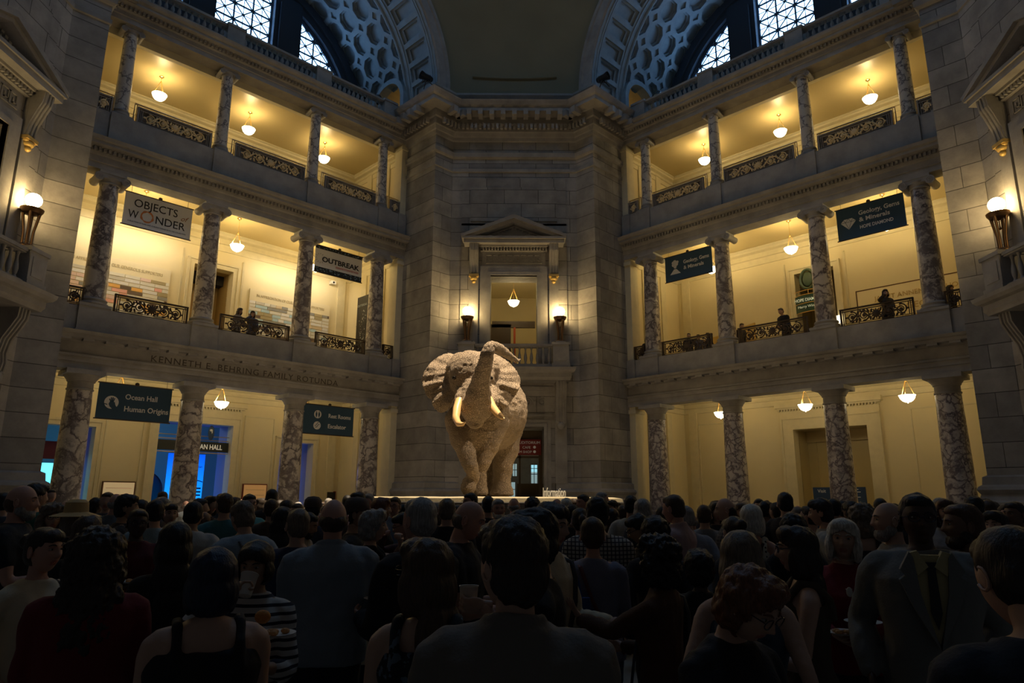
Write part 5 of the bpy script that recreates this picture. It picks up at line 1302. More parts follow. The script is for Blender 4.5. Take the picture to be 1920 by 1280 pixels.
TORSO_F = [(.86,.165,.115,.015),(.93,.172,.122,.015),(1.02,.145,.100,.0),(1.10,.130,.092,-.005),(1.20,.142,.108,-.018),(1.28,.155,.120,-.024),(1.35,.158,.098,-.004),(1.39,.146,.082,.010),(1.43,.100,.066,.015),(1.462,.058,.052,.012)]
def build_person(name, sp, hi=1):
    """sp: dict of looks and pose; returns (list of (part name, mesh, materials)) in person space, 1.735 m tall, facing -y"""
    fem = sp.get('fem', False); W_ = sp.get('wide', 1.0); rng = random.Random(sp.get('seed', 1)); vox = {2: .011, 1: .015, 0: .022}[hi]
    tor = TORSO_F if fem else TORSO_M; sh = (.163 if fem else .190)*(.5+.5*W_); U = Matrix.Translation((0, 0, .95)) @ Matrix.Rotation(radians(sp.get('lean', 0)), 4, 'X') @ Matrix.Rotation(radians(sp.get('side', 0)), 4, 'Y') @ Matrix.Translation((0, 0, -.95))
    hm = U @ Matrix.Translation((0, .01, 1.48)) @ Matrix.Rotation(radians(sp.get('yaw', 0)), 4, 'Z') @ Matrix.Rotation(radians(-sp.get('nod', 0)), 4, 'X') @ Matrix.Rotation(radians(sp.get('tilt', 0)), 4, 'Y') @ Matrix.Translation((0, -.01, -1.48))
    uv = lambda p: U @ Vector(p)
    def up(mb, k0):
        for i in range(k0, len(mb.v)): mb.v[i] = tuple(U @ Vector(mb.v[i]))
    arms = []
    for s, key in ((-1, 'rh'), (1, 'lh')):           # facing -y: the right hand is at -x
        S = uv((s*sh*.98, .01, 1.365)); tg = sp.get(key, 'down'); hint = Vector((s*.35, .7, -.4)); hk = sp.get(key+'_k', 'relaxed')
        if tg == 'down': Wt = Vector((s*(sh+.075), -.02, .90)); 
        elif tg == 'bent': Wt = uv((s*.13, -.30, 1.10))
        elif tg == 'plate': Wt = uv((s*.07, -.28, 1.13)); hk = sp.get(key+'_k', 'flat')
        elif tg == 'face': Wt = uv((s*.045, -.22, 1.50)); hk = 'grip'; hint = Vector((s*.9, -.1, -.8))
        elif tg == 'hip': Wt = uv((s*.19, -.03, 1.0)); hint = Vector((s, .5, 0))
        elif tg == 'cross': Wt = uv((-s*.08, -.17, 1.17)); hint = Vector((s*.7, -.2, -.6))
        else: Wt = Vector(tg)
        if key+'_h' in sp: hint = Vector(sp[key+'_h'])
        El, Wt = limb_ik(S, Wt, hint); arms.append((s, S, El, Wt, hk, tg))
    out = []
    # ---- body
    b = MB(); k0 = 0
    ringloft(b, [(z, rx*W_*.96, ry*(.4+.6*W_)*.96, cy) for z, rx, ry, cy in tor], 24); up(b, 0)
    k = 1 if not fem else .88
    hc = hm @ Vector((0, .012, 1.56)); b.tube([uv((0, .018, 1.43)), uv((0, .016, 1.48)), hc], [.062*k, .054*k, .052*k], 14)
    for s, S, El, Wt, hk, tg in arms:
        ir = (U @ Vector((s*sh*.55, .01, 1.395)))
        chain(b, [(*ir, .058*k), (*S, .054*k*(.6+.4*W_)), (*(S.lerp(El, .5)), .046*k*(.5+.5*W_)), (*El, .038*k), (*El.lerp(Wt, .35), .040*k), (*Wt, .027*k)], 12, sub=3)
    for s in (-1, 1):
        x = s*(.088 if not fem else .085); f = sp.get('step', 0)*s
        chain(b, [(x, .0, .90, .088*W_), (x*1.02, -.005, .70, .074*W_), (x*1.0, -.01+f*.3, .50, .055), (x, .015+f*.4, .34, .054), (x, .02+f*.5, .10, .038)], 12, sub=3)
        b.ell((x, -.03+f*.5, .035), (.04, .11, .03), 12, 8)
    me = remeshed(b, vox*1.15, [], 'b', 3, .4)
    bm = bmesh.new(); bm.from_mesh(me)
    hd = head_mb(*((60, 46) if hi == 2 else (40, 30) if hi == 1 else (24, 18)), fem=fem, scale=.97 if fem else 1.0)
    hm2 = hm @ Matrix.Translation(HC)
    tmp = bpy.data.meshes.new('t'); tmp.from_pydata([tuple(hm2 @ Vector(v)) for v in hd.v], [], hd.f); tmp.polygons.foreach_set('material_index', hd.mi); tmp.polygons.foreach_set('use_smooth', [True]*len(hd.f)); tmp.update()
    b2 = bmesh.new(); b2.from_mesh(tmp); bmesh.ops.recalc_face_normals(b2, faces=b2.faces); b2.to_mesh(tmp); b2.free(); bm.from_mesh(tmp); bpy.data.meshes.remove(tmp)
    info = {'hands': {}, 'hm': hm, 'U': U}
    for s, S, El, Wt, hk, tg in arms:
        fd = (Wt-El).normalized()
        if tg in ('plate',): pn = Vector((0, 0, 1))
        elif tg in ('face',): pn = Vector((-s*.9, .3, 0))
        elif tg == 'down': pn = Vector((-s, 0, 0))
        elif tg in ('bent', 'cross'): pn = Vector((-s*.8, 0, .5)) if tg == 'bent' else Vector((0, 1, 0))
        else: pn = Vector(sp.get(('rh' if s < 0 else 'lh')+'_n', (-s*.8, 0, .4)))
        if ('rh' if s < 0 else 'lh')+'_d' in sp: fd = Vector(sp[('rh' if s < 0 else 'lh')+'_d']).normalized()
        z = -fd; y = (pn-z*pn.dot(z)).normalized(); x = y.cross(z)
        mt = Matrix((x, y, z)).transposed().to_4x4(); mt.translation = Wt
        if s > 0: mt = mt @ Matrix.Diagonal((-1, 1, 1, 1))
        if fem: mt = mt @ Matrix.Diagonal((.9, .9, .92, 1))
        h = hand_mesh(hk, hi == 2).copy(); h.transform(mt)
        if s > 0: h.flip_normals()
        bm.from_mesh(h); bpy.data.meshes.remove(h); info['hands'][s] = mt
    bm.to_mesh(me); bm.free(); me.name = 'body'
    me.polygons.foreach_set('use_smooth', [True]*len(me.polygons)); me.update()
    sk = skin_m(sp.get('skin', 'light')); lip = cmat('lips_'+sp.get('skin', 'light'), tuple(c*f for c, f in zip(SKIN[sp.get('skin', 'light')], (.85, .55, .6))), .5, 0)
    out.append(('body', me, [sk, lip]))
    # ---- top garment
    def wrinkle(amp):
        so = rng.uniform(0, 50)
        return lambda p: amp*noise.noise(Vector((p.x*9+so, p.y*9, p.z*6)))+amp*.6*noise.noise(Vector((p.x*22, p.y*22+so, p.z*13)))
    g = MB(); loose = sp.get('loose', .014); zmin = sp.get('hem', .84); sl = sp.get('sleeve', 'long'); tk = sp.get('top', (.1, .1, .12))
    rg = [(z, rx*W_+loose, ry*(.4+.6*W_)+loose, cy) for z, rx, ry, cy in tor if z > zmin]
    r0 = rg[0]; rg = [(zmin, r0[1]+.016, r0[2]+.016, r0[3]), (zmin+.05, r0[1]+.012, r0[2]+.012, r0[3])]+rg[1:]
    if sl == 'none':
        rg = [r for r in rg if r[0] < 1.42]; zt = rg[-1][0]; rg = [(z, rx*(1 if z < 1.3 else .84), ry+.006, cy) for z, rx, ry, cy in rg if z < 1.36]
    if sp.get('skirt'): z = sp['skirt']; rg = [(z, .21*W_, .17, .01), ((z+zmin)/2, .20*W_, .155, .01)]+rg
    ringloft(g, rg, 28); up(g, 0)
    if sl == 'none':
        for s in (-1, 1): g.tube([uv((s*sh*.60, -.115, 1.28)), uv((s*sh*.60, -.085, 1.39)), uv((s*sh*.60, -.02, 1.448)), uv((s*sh*.60, .05, 1.445)), uv((s*sh*.60, .105, 1.38)), uv((s*sh*.60, .12, 1.28))], .024, 8)
    for s, S, El, Wt, hk, tg in arms:
        ir = U @ Vector((s*sh*.5, .01, 1.385)); L_ = loose*.8
        if sl in ('long', 'elbow', 'short'):
            pts = [(*ir, .060*k+L_), (*S, .056*k*(.5+.5*W_)+L_), (*(S.lerp(El, .5)), .052*k*(.5+.5*W_)+L_)]
            if sl != 'short': pts.append((*El, .044*k+L_))
            if sl == 'long': pts += [(*El.lerp(Wt, .4), .046*k+L_), (*El.lerp(Wt, .95), .034*k+L_*.7)]
            if sl == 'elbow': pts.append((*El.lerp(Wt, .35), .045*k+L_))
            chain(g, pts, 12, sub=3)
    if sp.get('collar'):
        cb = sp['collar']; g.tube([uv((.072*cos(q), .014+.062*sin(q), 1.475+.012*sin(q))) for q in [2*pi*i/20-pi/2+.25 for i in range(19)]], .016, 8)
    out.append((sp.get('top_name', 'shirt'), remeshed(g, vox, [], 't', 2, .5, wrinkle(.009)), [tk if not isinstance(tk, tuple) else cmat('cloth_%.2f_%.2f_%.2f' % tk, tk)]))
    # ---- trousers or none
    if not sp.get('skirt') or sp['skirt'] > .75:
        g = MB(); bt = sp.get('bottom', (.02, .02, .025)); ringloft(g, [(.80, .163*W_, .112, .012), (.88, .165*W_, .115*(.4+.6*W_), .012), (.96, .155*W_, .108, .005), (1.0, .145*W_, .10, 0)], 24)
        for s in (-1, 1):
            x = s*.088; f = sp.get('step', 0)*s; chain(g, [(x, .0, .86, .098*W_), (x*1.02, -.005, .70, .088*W_), (x, -.01+f*.3, .50, .072), (x, .015+f*.4, .3, .068), (x, .02+f*.5, .07, .062)], 12, sub=3)
        out.append(('trousers', remeshed(g, vox*1.2, [], 't', 2, .5, wrinkle(.007)), [cmat('cloth_%.2f_%.2f_%.2f' % bt, bt)]))
    for s in (-1, 1):
        g = MB(); x = s*.088; f = sp.get('step', 0)*s; g.ell((x, -.035+f*.5, .045), (.052, .135, .045), 14, 8); g.box(x-.045, x+.045, -.15+f*.5, .09+f*.5, 0, .025)
        me = g.mesh('shoe', []) if False else None
        out.append(('shoe', g, [cmat('shoe_leather', (.02, .016, .014), .4)]))
    # ---- hair
    hs = sp.get('hair', 'short'); hc = hair_m(sp.get('hcol', 'dark'))
    g = MB(); c = HC
    def he(x, y, z, rx, ry, rz, mt=None): g.ell((c.x+x, c.y+y, c.z+z), (rx, ry, rz), 18, 12, mt)
    amp = .004; pm = .75; fwave = None
    if hs == 'short': he(0, .022, .040, .083, .092, .090); he(0, .040, -.005, .079, .074, .085); he(0, -.022, .080, .066, .060, .040)
    elif hs == 'thick': he(0, .022, .045, .090, .098, .096); he(0, .040, -.01, .084, .078, .095); he(0, -.035, .085, .074, .062, .045); amp = .008
    elif hs == 'balding': he(0, .045, -.010, .082, .066, .055); he(0, .03, -.045, .066, .066, .03)
    elif hs == 'bob': he(0, .015, .035, .098, .105, .100); he(0, .035, -.045, .105, .085, .105); [he(s*.078, -.015, -.05, .030, .055, .085) for s in (-1, 1)]; he(0, -.045, .085, .075, .05, .045)
    elif hs == 'curly': he(0, .02, .04, .115, .120, .110); he(0, .04, -.05, .120, .095, .11); [he(s*.090, -.0, -.04, .042, .06, .095) for s in (-1, 1)]; he(0, -.045, .095, .09, .055, .05); amp = .020
    elif hs == 'afro': he(0, .02, .035, .105, .110, .100); he(0, .035, -.02, .100, .09, .10); he(0, -.04, .09, .08, .055, .05); amp = .012
    elif hs in ('long', 'longcurly'):
        q = 1.0 if hs == 'long' else 1.22
        he(0, .015, .035, .095*q, .102*q, .098); he(0, .045, -.06, .105*q, .078*q, .11); [he(s*.076*q, -.005, -.055, .030*q, .055, .09) for s in (-1, 1)]; he(0, -.045, .085, .074, .05, .045)
        he(0, .075, -.20, .118*q, .055*q, .13); he(0, .090, -.32, .105*q, .045*q, .10); amp = .006 if hs == 'long' else .016
    elif hs == 'bun': he(0, .02, .038, .082, .095, .092); he(0, .04, -.01, .078, .072, .08); he(0, .125, .05, .042, .042, .042); he(0, -.035, .075, .068, .06, .045)
    elif hs == 'pony': he(0, .02, .038, .083, .095, .092); he(0, .04, -.01, .079, .074, .08); he(0, -.035, .075, .068, .06, .045); he(0, .135, .02, .035, .04, .05); he(0, .15, -.08, .034, .03, .11)
    elif hs == 'bowl': he(0, .012, .038, .096, .104, .100); he(0, .035, -.03, .092, .082, .085); [he(s*.074, -.01, -.02, .028, .055, .06) for s in (-1, 1)]; he(0, -.05, .075, .072, .048, .045)
    if hs != 'bald' and hs != 'none':
        so = rng.uniform(0, 90)
        me = remeshed(g, .008 if hi == 2 else .011 if hi == 1 else .015, [], 'hair', 3, .5, lambda p: amp*noise.noise(Vector((p.x*38+so, p.y*38, p.z*(24 if hs != 'long' else 6))))+amp*.5*noise.noise(Vector((p.x*90+so, p.y*90, p.z*(60 if hs != 'long' else 12)))))
        # keep the face clear
        bm = bmesh.new(); bm.from_mesh(me)
        for v in bm.verts:
            x, y, z = v.co-c
            lim = .048 if hs != 'balding' else .0
            if y < -.045 and z < .058-abs(x)*.5 and abs(x) < .072: v.co.y = c.y-.045+.25*(y+.045)*-0+.004
            elif y < -.02 and z < .03 and abs(x) < .06: v.co.y = c.y+.02
        bm.to_mesh(me); bm.free(); me.transform(hm); out.append(('hair', me, [hc]))
    if sp.get('beard'):
        g = MB(); g.ell((c.x, c.y-.045, c.z-.085), (.058, .05, .045), 16, 10); [g.ell((c.x+s*.052, c.y-.01, c.z-.05), (.022, .04, .045), 10, 8) for s in (-1, 1)]; me = remeshed(g, .010, [], 'beard', 2, .5, lambda p: .006*noise.noise(p*60)); me.transform(hm); out.append(('beard', me, [hair_m(sp['beard'])]))
    if sp.get('hat'):
        g = MB()
        if sp['hat'] == 'sun': g.lathe([(.20, .035), (.205, .04), (.10, .075), (.098, .10), (.092, .16), (.06, .185), (0.001, .19)], 28, (c.x, c.y+.01, c.z), cap=False)
        else: g.lathe([(.096, .03), (.098, .06), (.09, .11), (.06, .14), (.001, .15)], 24, (c.x, c.y+.012, c.z), cap=False, squash=1.1); g.add([(c.x-.06, c.y-.08, c.z+.05), (c.x+.06, c.y-.08, c.z+.05), (c.x+.045, c.y-.17, c.z+.035), (c.x-.045, c.y-.17, c.z+.035), (c.x-.06, c.y-.08, c.z+.056), (c.x+.06, c.y-.08, c.z+.056), (c.x+.045, c.y-.17, c.z+.041), (c.x-.045, c.y-.17, c.z+.041)], [(0,3,2,1),(4,5,6,7),(0,1,5,4),(1,2,6,5),(2,3,7,6),(3,0,4,7)])
        g.v = [tuple(hm @ Vector(v)) for v in g.v]; out.append(('hat' if sp['hat'] == 'sun' else 'cap', g, [cmat('hat_cloth_%s' % sp['hat'], (.55, .38, .17) if sp['hat'] == 'sun' else (.10, .07, .055))]))
    # ---- eyes, brows, glasses
    if hi >= 1 and sp.get('face', True):
        for s in (-1, 1):
            g = MB(); g.cur = 0; g.ell((c.x+s*.031, c.y-.0715, c.z+.012), (.0115, .0095, .0058), 12, 8); g.cur = 1; g.ell((c.x+s*.031, c.y-.0785, c.z+.012), (.0056, .0035, .0054), 10, 6)
            g.v = [tuple(hm @ Vector(v)) for v in g.v]; out.append(('eye', g, [cmat('eye_white', (.36, .33, .30), .3, 0), cmat('iris', (.02, .012, .008), .1, 0)]))
        g = MB(); 
        for s in (-1, 1): g.tube([(c.x+s*(.014+.034*q), c.y-.0905+.020*q*q, c.z+.030+.007*sin(q*pi)) for q in (0, .33, .66, 1)], [.0025, .004, .0035, .002], 5)
        g.v = [tuple(hm @ Vector(v)) for v in g.v]; out.append(('eyebrows', g, [hair_m(sp.get('hcol', 'dark'))]))
    if sp.get('glasses'):
        g = MB()
        for s in (-1, 1):
            g.tube([(c.x+s*.034+.024*cos(q*pi/8), c.y-.098+.004*abs(cos(q*pi/8)), c.z+.010+.018*sin(q*pi/8)) for q in range(17)], .0022, 5, cap=False); g.tube([(c.x+s*.058, c.y-.092, c.z+.016), (c.x+s*.079, c.y-.03, c.z+.016), (c.x+s*.082, c.y+.02, c.z+.008)], .0022, 5)
        g.tube([(c.x-.010, c.y-.102, c.z+.014), (c.x+.010, c.y-.102, c.z+.014)], .0022, 5); g.v = [tuple(hm @ Vector(v)) for v in g.v]; out.append(('glasses', g, [cmat('spectacle_frame', (.02, .02, .025), .25, 0)]))
    # ---- extras in person space
    if sp.get('jacket'):      # open suit jacket: lapels, shirt front and tie
        g = MB(); y0 = -.155*(.4+.6*W_)
        g.prism([(0, 1.06), (.055, 1.25), (.080, 1.45), (-.080, 1.45), (-.055, 1.25)], y0-.012, y0+.05); up(g, 0); out.append(('shirt_front', g, [cmat('shirt_cream', sp['jacket'])]))
        g = MB(); g.prism([(-.022, 1.20), (0, 1.13), (.022, 1.20), (.016, 1.38), (.022, 1.42), (-.022, 1.42), (-.016, 1.38)], y0-.026, y0-.004); up(g, 0); out.append(('tie', g, [cmat('dark_tie', (.02, .02, .025), .5)]))
        g = MB()
        for s in (-1, 1): g.prism([(s*.012, 1.40), (s*.060, 1.36), (s*.082, 1.46), (s*.05, 1.47)][::s], y0-.030, y0+.02)
        up(g, 0); out.append(('shirt_collar', g, [cmat('shirt_cream', sp['jacket'])]))
        g = MB()
        for s in (-1, 1): g.prism([(0, 1.04), (s*.09, 1.22), (s*.135, 1.34), (s*.11, 1.36), (s*.13, 1.385), (s*.085, 1.465), (s*.070, 1.44), (s*.055, 1.28)][::s], y0-.036, y0+.01)
        up(g, 0); out.append(('lapels', g, [cmat('cloth_%.2f_%.2f_%.2f' % tk, tk)]))
    if sp.get('strap'):
        col, sgn = sp['strap']; g = MB(); pts = []
        for q in range(15):
            a = q/14*2*pi; zz = 1.15+.29*cos(a); w = .19*W_+.02; pts.append(uv((sgn*(.10*cos(a)-.0)+(-sgn*.10 if cos(a) < 0 else 0)*abs(cos(a)), (.135 if sin(a) > 0 else -.15)*abs(sin(a))**.5*(.4+.6*W_)*1.08+.005, zz)))
        g.tube(pts, .014, 6, cap=False, flat=.4); out.append(('bag_strap', g, [cmat('strap_%.2f_%.2f_%.2f' % col, col, .6)]))
    if sp.get('necklace'):
        g = MB(); g.ell(uv((0, -.155, 1.31)), (.018, .008, .03), 12, 8); g.tube([uv((.055*cos(q)*1.2, -.06-.09*(1-abs(cos(q))), 1.42-.10*sin(q))) for q in [pi*i/10 for i in range(11)]], .004, 5); out.append(('necklace', g, [cmat('pearl', (.7, .66, .6), .3, 0)]))
    if sp.get('watch'):
        s = sp['watch']; mt = info['hands'][s]; g = MB(); g.tube([mt @ Vector((.031*cos(q*pi/8), .024*sin(q*pi/8), .03)) for q in range(17)], .009, 6, cap=False); out.append(('wristband', g, [cmat(*sp.get('watchm', ('dark_band', (.03, .02, .02))))]))
    return out, info
def place_person(out, mtx, label, group=None, name='person'):
    parts = out
    body = None
    objs = []
    for nm, me, mats in parts:
        if isinstance(me, MB):
            sm = nm not in ('shirt_front', 'tie', 'lapels', 'shirt_collar'); me = me.mesh(nm, mats, sm)
            o = bpy.data.objects.new(nm, me)
        else:
            o = bpy.data.objects.new(nm if nm != 'body' else name, me)
            if not me.materials:
                for m in mats: me.materials.append(m)
        if nm == 'body': body = o; o.name = name
        objs.append((nm, o))
    COL.objects.link(body); body.matrix_world = mtx
    for nm, o in objs:
        if o is not body: COL.objects.link(o); o.parent = body
    tag(body, label, 'person', group)
    return body
def recolour(root_copy, mats):
    for o in [root_copy]+list(root_copy.children):
        k = o.name.split('.')[0]
        if k in mats and o.data.materials:
            o.material_slots[0].link = 'OBJECT'; o.material_slots[0].material = mats[k]
HEADY = {}
def stand(px, ytop, Y, rz, sp, label, hi=1, group=None, top=1.725):
    """stand a person on the floor so that the head shows at that pixel, Y metres away"""
    out, info = build_person(label, sp, hi)
    p = px_point(px, ytop, Y); hv = info['hm'] @ Vector((0, 0, top)); s = p.z/max(v for v in [hv.z+.0])
    R = Matrix.Rotation(radians(rz)-atan2(p.x, Y), 4, 'Z'); off = R @ Vector((hv.x, hv.y, 0))*s
    mtx = Matrix.Translation((p.x-off.x, Y-off.y, 0)) @ R @ Matrix.Scale(s, 4)
    o = place_person(out, mtx, label, group)
    return o, info, mtx, s
